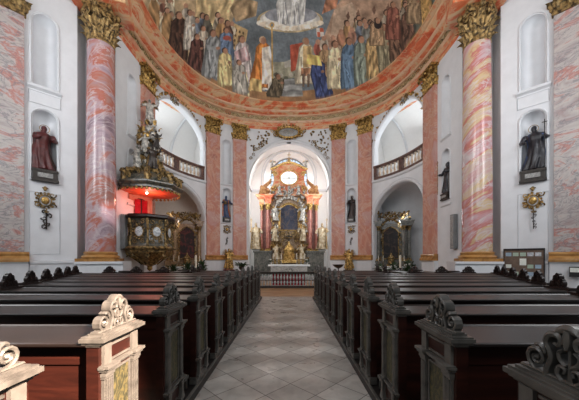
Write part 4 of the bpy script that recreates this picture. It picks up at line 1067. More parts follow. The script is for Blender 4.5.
for e in (-1, 1):
    AB(lambda m: (m.box(e*2.18-.78, e*2.18+.78, -.55, .5, .16, .5), m.box(e*2.18-.72, e*2.18+.72, -.5, .5, .5, 2.05), m.box(e*2.18-.8, e*2.18+.8, -.6, .5, 2.05, 2.2)), 'pedestal', M['sidegrey'])
    AB(lambda m: (m.box(e*1.9-.5, e*1.9+.5, .25, .5, 2.2, 6.2), ), 'pier', M['altar_pink'])
    for x, y, r_ in ((1.74, -.32, .175), (2.30, -.08, .13)):
        gabled_altar_column(A, e*x, y, r_, 2.04, 5.45, M['altar_pink'], M['gold'])
        AB(lambda m: (m.box(e*x-r_*1.5, e*x+r_*1.5, y-r_*1.5, y+r_*1.5, 6.12, 6.55)), 'impost_block', M['marble_orange'])
    AB(lambda m: (m.box(e*2.0-.55, e*2.0+.55, -.62, .5, 6.53, 6.62), m.box(e*2.0-.65, e*2.0+.65, -.72, .5, 6.62, 6.74), m.box(e*2.0-.74, e*2.0+.74, -.82, .5, 6.74, 6.84)), 'cornice', M['marble_orange'])
    # golden scroll piece above the columns
    def scr(m):
        for k, (w_, q) in enumerate(((1.0, 0), (.7, .3))):
            m.tube([(e*(2.05+p[0]*.9), -.35+q, 7.14+p[1]*.75) for p in spiral(0, 0, .42, .07, pi if e > 0 else pi, -1.5, 18)], [.13*(1-.5*i/18) for i in range(19)], 6)
        m.ball((e*2.05, -.2, 7.1), (.42, .25, .3), 10, 6); m.tube([(e*2.45, -.3, 6.9), (e*2.3, -.3, 7.35), (e*1.95, -.3, 7.65), (e*1.6, -.3, 7.95), (e*1.5, -.3, 8.2)], [.12, .15, .16, .13, .08], 7)
        m.ball((e*2.3, -.2, 7.55), (.14, .12, .18), 8, 6)
    AB(scr, 'scroll_pediment', M['ochregold'], A, True)
    # curved half pediment rising to the gable
    AB(lambda m: m.tube([(e*(1.35-.9*t_), -.25, 6.8+.55*sin(t_*pi*.5)) for t_ in [k/8 for k in range(9)]], .11, 6), 'curved_cornice', M['marble_orange'], A, True)
# gable
g_out = [(-1.55, 6.85), (-1.5, 7.6), (-1.32, 7.9), (-1.28, 8.6), (-1.42, 8.9), (-1.42, 9.1)]+[(-1.2+2.4*k/10, 9.15+.42*sin(pi*k/10)) for k in range(11)]+[(1.42, 9.1), (1.42, 8.9), (1.28, 8.6), (1.32, 7.9), (1.5, 7.6), (1.55, 6.85)]
def gable(m):
    # plate with an oval hole
    n = 44; hole_ = [(.70*cos(TAU*k/n), 8.38+.56*sin(TAU*k/n)) for k in range(n)]
    # resample outer by angle from the hole centre
    def ray(a):
        dx, dz = cos(a), sin(a); best = 9
        P_ = g_out; L_ = len(P_)
        for i in range(L_):
            x0, z0 = P_[i]; x1, z1 = P_[(i+1) % L_]; z0 -= 8.38; z1 -= 8.38
            den = dx*(z1-z0)-dz*(x1-x0)
            if abs(den) < 1e-9: continue
            t_ = (x0*(z1-z0)-z0*(x1-x0))/den; q = (x0*dz-z0*dx)/den
            if t_ > 0 and -1e-6 <= q <= 1+1e-6: best = min(best, t_)
        return (dx*best, 8.38+dz*best)
    o_ = [ray(TAU*k/n) for k in range(n)]
    rows = [[(x, -.12, z) for x, z in o_], [(x, -.12, z) for x, z in hole_], [(x, .18, z) for x, z in hole_], [(x, .18, z) for x, z in o_]]
    m.grid(rows, closeu=True, closev=True)
AB(gable, 'gable', M['marble_orange'])
AB(lambda m: (m.tube([(-1.55, -.14, 9.05), (-1.45, -.14, 9.12)]+[(-1.2+2.4*k/10, -.14, 9.2+.45*sin(pi*k/10)) for k in range(11)]+[(1.45, -.14, 9.12), (1.55, -.14, 9.05)], .1, 6),
              m.tube([(.76*cos(TAU*k/30), -.15, 8.38+.62*sin(TAU*k/30)) for k in range(31)], .05, 6),
              [m.tube([(e*(1.22+p[0]), -.18, 8.7+p[1]) for p in spiral(0, 0, .22, .05, 0, 1.3, 12)], .06, 6) for e in (-1, 1)],
              [m.tube([(e*(1.35+p[0]), -.18, 7.45+p[1]) for p in spiral(0, 0, .28, .05, 2, 1.3, 12)], .07, 6) for e in (-1, 1)]), 'gable_moulding', M['goldbright'], A, True)
AB(lambda m: m.poly([(.71*cos(TAU*k/30), .05, 8.38+.57*sin(TAU*k/30)) for k in range(30)]), 'oval_window', M['glow'])
AB(lambda m: (m.box(-.025, .025, -.02, .03, 7.8, 8.97), m.box(-.8, .8, -.02, .03, 8.36, 8.40)), 'window_bars', M['gold'])
AB(lambda m: [m.tube([((1.0 if k % 2 else .88)*cos(a)*1.0, -.2, 8.38+.72*sin(a)), ((1.28 if k % 2 else 1.05)*cos(a), -.2, 8.38+(.92 if k % 2 else .8)*sin(a))], [.03, .012], 4) for k, a in enumerate([TAU*j/24 for j in range(24)])], 'gold_rays', M['goldbright'], A)
def stuccos(m):
    r = random.Random(11)
    for e in (-1, 1):
        for i in range(26):
            z = r.uniform(3.0, 7.1); x = e*(1.22+r.uniform(-.3, .22)+(.0 if z < 6 else -.15)); 
            m.ball((x, -.1-r.random()*.25, z), (r.uniform(.07, .15), .12, r.uniform(.09, .2)), 8, 5)
            m.push(T(x, -.25, z) @ RY(r.uniform(-3, 3)) @ RZ(-pi/2)); m.leaf(.38, .17, 1.1); m.pop()
    for i in range(30):
        a = pi*i/29; m.ball((1.0*cos(a)+r.uniform(-.08, .08), -.2, 5.95+.75*sin(a)+r.uniform(-.1, .1)), (r.uniform(.09, .17), .13, r.uniform(.08, .15)), 8, 5)
    for i in range(16): m.ball((r.uniform(-.5, .5), -.2, r.uniform(6.9, 7.55)), r.uniform(.07, .15), 8, 5)
AB(stuccos, 'silver_cloud_frame', M['silver'], A, True)
def goldlv(m):
    r = random.Random(13)
    for i in range(60):
        e = r.choice((-1, 1)); z = r.uniform(2.3, 7.0); x = e*r.uniform(.85, 1.5)
        m.push(T(x, -.30, z) @ RY(r.uniform(-3, 3)) @ RZ(-pi/2)); m.leaf(.34, .15, 1.3); m.pop()
AB(goldlv, 'gilt_leaves', M['goldbright'], A, True)
pic = [(-.78, 3.95)]+[(-.78+1.56*k/12, 5.75+.42*sin(pi*k/12)) for k in range(13)]+[(.78, 3.95)]
o = AB(lambda m: m.prism(pic, .04, .1), 'altar_painting', M['picture'])
def fr_(m):
    p_ = [(x, -.0, z) for x, z in pic]+[(-.78, -.0, 3.95)]; m.tube(p_, .05, 6)
    m.tube([(x*1.13, -.04, 4.5+(z-4.5)*1.06) for x, z in pic], .035, 5)
AB(fr_, 'picture_frame', M['goldbright'], A, True)
def tab(m):
    m.box(-.62, .62, -.75, -.1, 1.2, 1.45); m.lathe([(.46, 1.45), (.48, 1.55), (.42, 1.6), (.43, 2.2), (.5, 2.28), (.4, 2.4), (.28, 2.6), (.1, 2.75), (.04, 3.0)], 16, c=(0, -.42))
    for i in range(9):
        a = -pi*(i/8); m.push(T(.44*cos(a), -.42+.40*sin(a), 1.6) @ RZ(a)); m.leaf(.5, .12, .7); m.pop()
AB(tab, 'tabernacle', M['goldbright'], A, True)
def cross(m):
    m.box(-.035, .035, -.46, -.40, 2.9, 3.7); m.box(-.25, .25, -.46, -.40, 3.38, 3.45)
AB(cross, 'crucifix', M['black'])
def reli(m):
    r = random.Random(17)
    for e in (-1, 1):
        for i in range(24):
            x = e*r.uniform(.62, 1.45); z = r.uniform(1.3, 2.9)
            m.push(T(x, -.35-r.random()*.2, z) @ RY(r.uniform(-1.2, 1.2)) @ RZ(-pi/2)); m.leaf(.4, .17, 1.2); m.pop()
        m.box(e*1.0-.42, e*1.0+.42, -.6, -.1, 1.15, 1.5)
        m.tube([(e*(.55+p[0]), -.3, 3.45+p[1]) for p in spiral(0, 0, .3, .05, 0, 1.5, 16)], [.07*(1-.5*i/16) for i in range(17)], 6)
        m.tube([(e*(1.35+p[0]), -.35, 2.55+p[1]) for p in spiral(0, 0, .22, .05, 0, 1.5, 16)], [.05*(1-.5*i/16) for i in range(17)], 6)
    m.ball((0, -.2, 3.4), (.22, .12, .25), 10, 6)
    for i in range(40):
        m.push(T(r.uniform(-1.2, 1.2), -.2-r.random()*.2, r.uniform(2.6, 3.9)) @ RY(r.uniform(-2, 2)) @ RZ(-pi/2)); m.leaf(.3, .14, 1.2); m.pop()
AB(reli, 'reliquary_ornament', M['goldold'], A, True)
def finial(m):
    m.ball((0, -.1, 9.78), (.16, .14, .16), 10, 7); m.tube([(0, -.1, 9.9), (0, -.1, 10.5)], .03, 5); m.tube([(-.15, -.1, 10.3), (.15, -.1, 10.3)], .03, 5)
    m.tube([(p[0], -.1, 9.8+p[1]) for p in spiral(0, 0, .3, .1, 0, 1, 12)], .03, 5)
AB(finial, 'cross_finial', M['gold'], A, True)
def putto(label, x, y, z, rz, mat, H=.8, seed=0):
    return statue('putto', label, H, (x, y, z), rz, mat, None, None, [('wings', wings, M['goldbright'])], seed=seed, beard=False, wide=1.15, arms=((.3, -.1, .85), (-.28, -.12, .6)), lean=1 if x > 0 else -1)
putto('pale winged putto on the left shoulder of the high altar gable', -1.38, AY-.05, 9.12, .2, M['silver'], .8, 31)
putto('pale winged putto on the right shoulder of the high altar gable', 1.38, AY-.05, 9.12, -.2, M['silver'], .8, 32)
putto('pale putto left of the oval window, above the altar painting', -.75, AY-.45, 6.85, .2, M['silver'], .85, 33)
putto('pale putto right of the oval window, above the altar painting', .75, AY-.45, 6.85, -.2, M['silver'], .85, 34)
putto('gilded angel seated left of the tabernacle', -1.0, AY-.55, 1.5, .4, M['goldrobe'], 1.25, 35)
putto('gilded angel seated right of the tabernacle', 1.0, AY-.55, 1.5, -.4, M['goldrobe'], 1.25, 36)
putto('gilded angel beside the left edge of the altar painting', -1.12, AY-.4, 3.0, .3, M['goldrobe'], 1.3, 37)
putto('gilded angel beside the right edge of the altar painting', 1.12, AY-.4, 3.0, -.3, M['goldrobe'], 1.3, 38)
putto('silvery angel on the left of the clouds framing the altar painting', -1.08, AY-.4, 4.7, .3, M['silver'], 1.3, 39)
putto('silvery angel on the right of the clouds framing the altar painting', 1.08, AY-.4, 4.7, -.3, M['silver'], 1.3, 40)
statue('altar_statue', 'white and gold bishop statue on the left pedestal of the high altar', 2.2, (-2.78, AY-.25, 2.2), .25, M['goldrobe'], M['goldold'], (.6, .5, .12, M['greymarble'], 0), [('crozier', staff(-.2, -.2, 1.15), M['goldbright'])], seed=8, wide=1.22)
statue('altar_statue', 'white and gold bishop statue on the right pedestal of the high altar', 2.2, (2.78, AY-.25, 2.2), -.25, M['goldrobe'], M['goldold'], (.6, .5, .12, M['greymarble'], 0), [('crozier', staff(.2, -.2, 1.15), M['goldbright'])], seed=9, wide=1.22, arms=((.2, -.2, .66), (-.2, -.2, .6)))
# altar table with cloth
TB = thing('altar_table', 'grey stone altar table with carved front under a white cloth', 'altar table', (0, 21.3, .16))
m = MB(); m.box(-1.42, 1.42, -.4, .4, 0, .82); m.box(-1.5, 1.5, -.46, .46, 0, .08); m.box(-1.55, 1.55, -.48, .48, .82, .92); m.build('stone_block', M['lightstone'], TB)
m = MB()
for x0, x1 in ((-1.35, -.6), (.6, 1.35)): m.tube([(x0, -.41, .15), (x1, -.41, .15), (x1, -.41, .75), (x0, -.41, .75), (x0, -.41, .15)], .015, 4)
m.push(T(0, -.41, .45)); rocaille(m, .75, .5, 3, 14, True, .3); m.pop()
for e in (-1, 1):
    m.tube([(e*(.45+p[0]), -.42, .42+p[1]) for p in spiral(0, 0, .2, .04, 0, 1.4, 14)], .02, 5)
m.build('carved_relief', M['silver'], TB, True)
m = MB()
rows = []
for k in range(41):
    x = -1.62+3.24*k/40; rows.append([(x, .49, .925), (x, -.5, .928), (x, -.52, .90), (x, -.525-.012*sin(k*1.3), .80+.012*sin(k*.9))])
m.grid(rows); m.box(-1.62, 1.62, -.51, .49, .921, .93); m.build('altar_cloth', M['linen'], TB)
cn = MB(); cn.lathe([(.09, 0), (.09, .02), (.03, .05), (.025, .1), (.045, .16), (.02, .22), (.02, .42), (.05, .46), (.05, .48)], 12)
names = ['far left', 'second from the left', 'third from the left', 'third from the right', 'second from the right', 'far right']
proto = None
for i, x in enumerate((-1.25, -.95, -.62, .62, .95, 1.25)):
    if proto is None:
        proto = thing('candlestick', 'x', 'candlestick', (x, 21.45, 1.09), 0, 'candlesticks on the altar table')
        cn.build('stem', M['silver'], proto, True); w = MB(); w.lathe([(.028, .48), (.028, .86), (.005, .9)], 8); w.build('candle', M['wax'], proto, True); o = proto
        KIDS[proto.name] = kids(proto)
    else: o = copy_tree(proto); o.location = (x, 21.45, 1.09)
    o['label'] = 'silvery candlestick with white candle on the altar table, %s' % names[i]
fm = MB(); fm.lathe([(.07, 0), (.10, .08), (.12, .16), (.11, .17)], 12); r = random.Random(3)
lm = MB(); bl = MB()
for k in range(40):
    a, rr = r.uniform(0, TAU), r.uniform(0, .16); z = .17+r.uniform(0, .18)
    lm.push(T(rr*cos(a), rr*sin(a), z) @ RZ(a) @ RY(r.uniform(.2, 1.2))); lm.leaf(.14, .06, .8, 4); lm.pop()
    if k % 3 == 0: bl.ball((rr*1.1*cos(a), rr*1.1*sin(a), z+.08), .03, 6, 4)
proto = None
for x, L_ in ((-1.42, 'left'), (1.42, 'right')):
    if proto is None:
        proto = thing('flower_arrangement', 'x', 'flowers', (x, 21.3, 1.09), 0, 'flowers on the altar table')
        fm.build('vase', M['silver'], proto, True); lm.build('leaves', M['leafgreen'], proto); bl.build('blossoms', M['flower'], proto, True); o = proto; KIDS[o.name] = kids(o)
    else: o = copy_tree(proto); o.location = (x, 21.3, 1.09)
    o['label'] = 'small white and green flower arrangement at the %s end of the altar table' % L_
# altar rail
RY_ = 14.4
RL = thing('altar_rail', 'dark baluster altar rail across the aisle in front of the chancel', 'railing', (0, RY_, 0))
m = MB(); m.box(-2.35, 2.35, -.10, .10, .80, .87); m.box(-2.32, 2.32, -.07, .07, .76, .80); m.build('top_rail', M['bronze'], RL)
m = MB(); m.box(-2.35, 2.35, -.09, .09, 0, .12); m.box(-2.35, 2.35, -.05, .05, .40, .43); m.build('bottom_rail', M['bronze'], RL)
m = MB(); m.lathe([(.05, .12), (.05, .15), (.025, .17), (.03, .22), (.068, .29), (.055, .35), (.022, .4), (.022, .44), (.06, .52), (.068, .58), (.03, .68), (.03, .72), (.05, .74), (.05, .77)], 10)
pb = None
for k in range(28):
    x = -2.25+4.5*k/27
    if pb is None: pb = m.build('baluster', M['greymarble'], RL, True); o = pb
    else: o = pb.copy(); COL.objects.link(o)
    o.location = (x, 0, 0)
m = MB(); rows = []
for k in range(41):
    x = -.95+1.8*k/40; rows.append([(x, .16, .80), (x, .13+.015*sin(k*1.5), .7), (x, .14+.02*sin(k*1.5), .45), (x, .14+.025*sin(k*1.5), .14)])
m.grid(rows); m.grid([[(x, .19, z) for (x, y, z) in rr] for rr in rows])
tag(m.build('red_cloth', M['redcloth']), 'red cloth hanging behind the balusters of the altar rail', 'cloth'); bpy.data.objects['red_cloth'].location = (0, RY_, 0)
# dark stands at both ends of the rail (plant on the left, bowl on the right)
t = thing('dark_plant_stand', 'dark plant on a slim stand at the left end of the altar rail', 'plant', (-2.75, 15.6, 0))
m = MB(); m.lathe([(.2, 0), (.2, .04), (.03, .08), (.03, .9), (.12, .95), (.18, 1.1), (.16, 1.12)], 12); m.build('stand', M['bronze'], t, True)
m = MB()
for k in range(60):
    a, rr = r.uniform(0, TAU), r.uniform(0, .28); m.push(T(rr*cos(a), rr*sin(a), 1.1+r.uniform(0, .12)) @ RZ(a) @ RY(r.uniform(.3, 1.4))); m.leaf(.3, .09, .8, 4); m.pop()
m.build('leaves', M['leafgreen'], t)
t = thing('bowl_stand', 'dark footed bowl on a stand at the right end of the altar rail', 'stand', (2.85, 15.6, 0))
m = MB(); m.lathe([(.2, 0), (.2, .04), (.03, .08), (.03, .95), (.05, 1.0), (.22, 1.08), (.34, 1.22), (.33, 1.23), (.05, 1.1)], 16); m.build('bowl', M['bronze'], t, True)
# ------------------------------------------------------------------ side altars
def side_altar(s):
    S = sidename[s]
    stone, gd = (M['tanmarble'], M['goldold']) if s < 0 else (M['sidegrey'], M['goldold'])
    m_ = .381; Y = 18.35; x = s*(m_*Y-.08)
    A = thing('side_altar', ('tan and gold side altar with dark red painting in the left arch' if s < 0 else 'grey marble side altar with dark painting in the right arch'), 'altar', (x, Y, 0), -s*.30)
    def B(nm, fn, mat, par=A, sm=False):
        m = MB(); fn(m); return m.build(nm, mat, par, sm)
    B('table', lambda m: (m.box(-.95, .95, -.75, -.05, 0, .95), m.box(-1.02, 1.02, -.8, 0, .95, 1.03)), M['greymarble'])
    B('altar_cloth', lambda m: (m.box(-1.0, 1.0, -.81, -.1, 1.03, 1.045), m.box(-1.0, 1.0, -.82, -.81, .85, 1.045)), M['linen'])
    [B('pedestal', lambda m: (m.box(e*.98-.36, e*.98+.36, -.35, .35, 0, 1.3), m.box(e*.98-.4, e*.98+.4, -.4, .35, 1.3, 1.4)), stone) for e in (-1, 1)]
    B('back_wall', lambda m: (m.box(-.75, .75, .1, .35, .9, 3.95), m.box(-1.25, 1.25, .2, .4, 1.4, 3.9)), stone)
    for e in (-1, 1):
        for q, y, r_ in ((.78, -.18, .125), (1.15, .05, .115)): gabled_altar_column(A, e*q, y, r_, 1.4, 3.45, stone, gd, n=12)
        B('cornice', lambda m: (m.box(e*.98-.34, e*.98+.34, -.4, .4, 3.75, 3.9), m.box(e*.98-.42, e*.98+.42, -.48, .4, 3.9, 4.02), m.box(e*.98-.46, e*.98+.46, -.52, .4, 4.02, 4.08)), stone)
        B('scroll', lambda m: (m.tube([(e*(.85+p[0]), -.1, 4.32+p[1]) for p in spiral(0, 0, .26, .05, 0, 1.5, 16)], [.08*(1-.5*i/16) for i in range(17)], 6), m.ball((e*1.1, -.1, 4.22), (.16, .12, .16), 8, 6), m.ball((e*.55, -.15, 4.5), (.14, .1, .2), 8, 6)), stone if s > 0 else gd, A, True)
    pc = [(-.5, 1.55)]+[(-.5+1.0*k/10, 3.35+.35*sin(pi*k/10)) for k in range(11)]+[(.5, 1.55)]
    B('painting', lambda m: m.prism(pc, .02, .1), M['redpic'] if s < 0 else M['picture2'])
    B('picture_frame', lambda m: (m.tube([(x_, 0, z_) for x_, z_ in pc]+[(-.5, 0, 1.55)], .045, 6), m.tube([(-.62+1.24*k/10, -.12, 3.8+.42*sin(pi*k/10)) for k in range(11)], .07, 6)), gd, A, True)
    rr = random.Random(50+s)
    def top(m):
        m.push(T(0, -.2, 4.4)); rocaille(m, 1.0, .7, 60+s, 16, True, .35); m.pop()
        for k in range(26):
            m.push(T(rr.uniform(-1.2, 1.2), -.25, rr.uniform(4.05, 4.6)) @ RY(rr.uniform(-1.5, 1.5)) @ RZ(-pi/2)); m.leaf(.32, .13, 1.2); m.pop()
    B('crowning_ornament', top, gd, A, True)
    def fol(m):
        for k in range(40):
            e = rr.choice((-1, 1)); m.push(T(e*rr.uniform(.52, .72), -.05, rr.uniform(1.5, 3.8)) @ RY(rr.uniform(-3, 3)) @ RZ(-pi/2)); m.leaf(.2, .09, 1.2, 4); m.pop()
    B('gilt_leaves', fol, M['gold'] if s < 0 else gd, A, True)
    B('tabernacle', lambda m: (m.box(-.28, .28, -.5, -.1, 1.045, 1.2), m.lathe([(.2, 1.2), (.2, 1.55), (.25, 1.6), (.12, 1.75), (.02, 1.95)], 10, c=(0, -.3))), gd, A, True)
    R_ = -s*.30; c_, s_ = cos(R_), sin(R_)
    def loc(px, py, z): return (x+c_*px-s_*py, Y+s_*px+c_*py, z)
    # candles and plants around the altar
    nm = ['leftmost', 'second', 'third', 'rightmost']; proto = None
    for i, px in enumerate((-.8, -.5, .5, .8)):
        if proto is None:
            proto = thing('candlestick', 'x', 'candlestick', loc(px, -.45, 1.045), 0, 'candlesticks on the %s side altar' % S)
            m = MB(); m.lathe([(.06, 0), (.06, .02), (.02, .04), (.03, .1), (.015, .16), (.015, .3), (.035, .33)], 10); m.build('stem', M['goldold'], proto, True)
            m = MB(); m.lathe([(.02, .33), (.02, .7), (.004, .72)], 8); m.build('candle', M['wax'], proto, True); o = proto; KIDS[o.name] = kids(o)
        else: o = copy_tree(proto); o.location = loc(px, -.45, 1.045)
        o['label'] = 'candlestick with pale candle on the %s side altar, %s of four' % (S, nm[i])
    proto = None
    for i, (px, py, H) in enumerate(((-.75, -1.25, .62), (0.1, -1.3, .75), (.95, -1.2, .6))):
        if proto is None:
            proto = thing('potted_plant', 'x', 'plant', loc(px, py, 0), 0, 'plants before the %s side altar' % S)
            m = MB(); m.lathe([(.12, 0), (.18, .3), (.2, .32), (.17, .33)], 12); m.build('pot', M['board'], proto, True)
            m = MB()
            for k in range(90):
                a, q = rr.uniform(0, TAU), rr.uniform(0, .25); m.push(T(q*cos(a), q*sin(a), .3+rr.uniform(0, .75)) @ RZ(a) @ RY(rr.uniform(.1, 1.3))); m.leaf(.34, .11, .8, 4); m.pop()
            m.build('leaves', M['leafgreen'], proto)
            m = MB()
            for k in range(8): a = rr.uniform(0, TAU); m.ball((.2*cos(a), .2*sin(a), rr.uniform(.7, 1.1)), .045, 6, 4)
            m.build('blossoms', M['flower'], proto, True); o = proto; KIDS[o.name] = kids(o)
        else: o = copy_tree(proto); o.location = loc(px, py, 0)
        o.scale = (1, 1, 1+.1*i)
        o['label'] = 'leafy potted plant with white blossoms before the %s side altar, %s' % (S, ('leftmost of three', 'middle of three', 'rightmost of three')[i])
    # standing candle post at the front
    t = thing('paschal_candle', 'tall standing candle with dark holder in front of the %s side altar' % S, 'candle', loc(-s*(-.45)-.0 if s > 0 else .6, -1.75, 0))
    m = MB(); m.lathe([(.2, 0), (.2, .04), (.03, .1), (.03, .9), (.1, 1.0)], 12); m.build('holder', M['bronze'], t, True)
    m = MB(); m.lathe([(.06, 1.0), (.06, 1.75), (.01, 1.78)], 12); m.build('candle', M['wax'], t, True)
    # a low white ledge/step beside it
    return A
for s in (-1, 1): side_altar(s)
t = thing('kneeling_bench', 'dark wooden kneeling bench with a white sheet before the right side altar', 'bench', (6.05, 15.2, 0), -.35)
m = MB(); m.box(-.7, .7, -.15, .25, .78, .84); m.box(-.65, -.6, -.1, .2, 0, .78); m.box(.6, .65, -.1, .2, 0, .78); m.box(-.62, .62, -.12, -.08, .1, .78); m.build('desk', M['wood'], t)
m = MB(); m.box(-.7, .7, -.5, -.2, .15, .2); m.box(-.62, -.56, -.48, -.22, 0, .15); m.box(.56, .62, -.48, -.22, 0, .15); m.build('kneeler', M['wood'], t)
m = MB(); m.box(-.25, .05, -.16, .1, .842, .85); m.box(-.25, .05, -.165, -.155, .6, .85); m.build('sheet', M['paper'], t)
t = thing('low_table', 'low table with white cloth beside the left side altar', 'table', (-5.15, 16.9, 0), .3)
m = MB(); m.box(-.55, .55, -.28, .28, .7, .74); m.box(-.56, .56, -.3, -.28, .35, .75); m.box(-.56, .56, -.3, .3, .74, .755); m.build('white_cloth', M['linen'], t)
m = MB(); [m.box(a*.48-.03, a*.48+.03, b*.22-.03, b*.22+.03, 0, .7) for a in (-1, 1) for b in (-1, 1)]; m.build('legs', M['wood'], t)

# ------------------------------------------------------------------ pulpit
PX, PY = -6.42, 12.45
P = thing('pulpit', 'ornate gilded dark marble pulpit body hanging on the left wall', 'pulpit', (PX, PY, 1.1))
def PB(nm, fn, mat, par=P, sm=False, dz=1.1):
    m = MB(); m.push(T(0, 0, -dz)); fn(m); return m.build(nm, mat, par, sm)
def octo(m, prof, r0=1, rot_=pi/8, n=8, sub=1):
    rows = [[(r_*cos(rot_+TAU*k/n), r_*sin(rot_+TAU*k/n), z) for k in range(n)] for r_, z in prof]
    ix = m.grid(rows, closeu=True); m.f.append(tuple(reversed(ix[0]))); m.f.append(tuple(ix[-1]))
PB('tub', lambda m: octo(m, [(1.0, 2.05), (1.02, 2.1), (.98, 2.15), (.93, 2.3), (.90, 2.8), (.93, 3.2), (1.0, 3.3)]), M['darkmarble'])
PB('parapet_cornice', lambda m: octo(m, [(1.0, 3.3), (1.06, 3.34), (1.10, 3.38), (1.10, 3.46), (1.06, 3.5), (.9, 3.5)]), M['wood'])
PB('lower_cornice', lambda m: octo(m, [(.98, 1.95), (1.08, 1.98), (1.12, 2.04), (1.08, 2.1), (1.0, 2.12)]), M['goldold'])
PB('bowl', lambda m: octo(m, [(.06, 1.22), (.2, 1.27), (.3, 1.36), (.42, 1.48), (.62, 1.62), (.85, 1.75), (.98, 1.86), (1.0, 1.95)]), M['goldold'])
PB('pendant', lambda m: (m.lathe([(.02, 1.0), (.09, 1.06), (.12, 1.14), (.07, 1.2), (.13, 1.26), (.06, 1.3)], 12), [(m.push(RZ(TAU*k/6) @ T(.08, 0, 1.12)), m.leaf(.25, .1, 1.2), m.pop()) for k in range(6)]), M['gold'], P, True)
ap = .93*cos(pi/8)
r = random.Random(71)
for k in range(8):
    a = pi/8+TAU*k/8+pi/8
    if sin(a) > .5 or (cos(a) < -.5 and sin(a) > -.3): continue
    # one panel per visible facet
    nx = a
    def med(m): m.push(RZ(a) @ T(ap+.02, 0, 2.75) @ RZ(pi/2)); m.push(RX(pi/2)); m.lathe([(.17, 0), (.16, .03), (.02, .05)], 20, sy=1.25); m.pop(); m.pop()
    q = PB('medallion', med, M['medal'], P, True)
    def orn(m):
        m.push(RZ(a) @ T(ap+.02, 0, 2.75) @ RZ(pi/2))
        m.tube([(.19*cos(TAU*j/20), -.03, .235*sin(TAU*j/20)) for j in range(21)], .022, 5)
        for j in range(16):
            b = TAU*j/16; m.push(T(.2*cos(b), -.02, .26*sin(b)) @ RY(pi/2-b) @ RZ(-pi/2)); m.leaf(.14, .07, 1, 4); m.pop()
        for e in (-1, 1):
            for z in (-.42, .42): m.tube([(e*(.17+p[0]), -.03, z+p[1]) for p in spiral(0, 0, .11, .02, 1, e*1.3, 10)], .018, 5)
        m.pop()
    PB('gilt_ornament', orn, M['goldold'], P, True)
for k in range(8):
    a = pi/8+TAU*k/8
    if sin(a) > .95 or cos(a) < -.95: continue
    def cor(m):
        m.push(RZ(a))
        m.tube([(.98, 0, 2.12), (1.0, 0, 2.3), (.93, 0, 2.6), (.96, 0, 2.95), (1.03, 0, 3.2), (1.0, 0, 3.3)], [.07, .05, .04, .045, .065, .06], 6)
        for z in (2.2, 2.75, 3.1): m.push(T(.97, 0, z)); m.leaf(.22, .13, 1.2, 4); m.pop()
        m.tube([(.98, 0, 1.93), (.9, 0, 1.78), (.55, 0, 1.52), (.3, 0, 1.3)], [.05, .05, .04, .03], 6)
        m.push(T(.88, 0, 1.85)); m.push(RX(pi)); m.leaf(.3, .15, .8, 4); m.pop(); m.pop()
        m.pop()
    PB('corner_console', cor, M['goldold'], P, True)
# back panel, curtain and the canopy
PB('back_panel', lambda m: (m.push(RZ(-.62)), m.box(-.90, -.84, -.5, .5, 2.1, 4.6), m.box(-.88, -.80, -.54, -.44, 2.1, 4.6), m.box(-.88, -.80, .44, .54, 2.1, 4.6), m.pop(), m.box(-.9, .3, .93, 1.0, 3.4, 4.6) if False else None), M['marble_salmon'])
PB('doorway', lambda m: (m.push(RZ(-.62)), m.prism([(-.3, 3.3)]+[(-.3*cos(pi*k/10), 4.2+.25*sin(pi*k/10)) for k in range(11)]+[(.3, 3.3)], -.845, -.825, 'x'), m.pop()), M['black'])
def curtain(m):
    m.push(RZ(-.62) @ T(.135, 0, 0))
    for e in (-1, 1):
        rows = []
        for k in range(13):
            y = e*(.30-.27*k/12); rows.append([(-.93+.02*sin(k*2.1), y, 4.38), (-.92+.03*sin(k*2.1), y*.98, 3.9), (-.93+.025*sin(k*2.1), y*1.0+e*.02, 3.3)])
        m.grid(rows)
    m.pop()
PB('red_curtain', curtain, M['redcloth'], P, True)
CP = thing('pulpit_canopy', 'octagonal pulpit canopy with orange underside topped by gilded scrolls and figures', 'canopy', (PX, PY, 4.5))
def CB(nm, fn, mat, sm=False): return PB(nm, fn, mat, CP, sm, 4.5)
CB('soffit', lambda m: octo(m, [(1.25, 4.57), (1.24, 4.60), (.9, 4.66), (.2, 4.72)]), M['rosewood'])
CB('cornice', lambda m: octo(m, [(1.25, 4.58), (1.32, 4.60), (1.32, 4.68), (1.40, 4.74), (1.46, 4.80), (1.46, 4.86), (1.32, 4.90), (1.1, 5.0)]), M['darkmarble'])
CB('gilt_fringe', lambda m: [(m.push(RZ(pi/8+TAU*k/40) @ T(1.28, 0, 4.6) @ RX(pi)), m.leaf(.16, .13, .5, 4), m.pop()) for k in range(40)], M['gold'], True)
def vol(m):
    for k in range(8):
        a = pi/8+TAU*k/8; m.push(RZ(a))
        m.tube([(1.3, 0, 4.88), (1.28, 0, 5.15), (1.1, 0, 5.36), (.85, 0, 5.42), (.62, 0, 5.6), (.5, 0, 5.9), (.42, 0, 6.2)], [.09, .12, .12, .1, .1, .09, .07], 7)
        m.tube([(1.25+p[0], 0, 5.2+p[1]) for p in spiral(0, 0, .17, .03, 0, 1.4, 12)], .05, 6)
        m.pop()
    for k in range(60):
        a = r.uniform(0, TAU); q = r.uniform(.4, 1.25); m.push(RZ(a) @ T(q, 0, 4.92+(1.25-q)*.8)); m.leaf(.35, .2, 1.1, 5); m.pop()
CB('volutes', vol, M['goldold'], True)
CB('dome', lambda m: octo(m, [(1.2, 4.9), (1.1, 5.15), (.85, 5.3), (.6, 5.5), (.45, 5.85), (.38, 6.3), (.42, 6.4), (.3, 6.5), (.28, 6.9), (.34, 7.0), (.2, 7.1)]), M['darkmarble'])
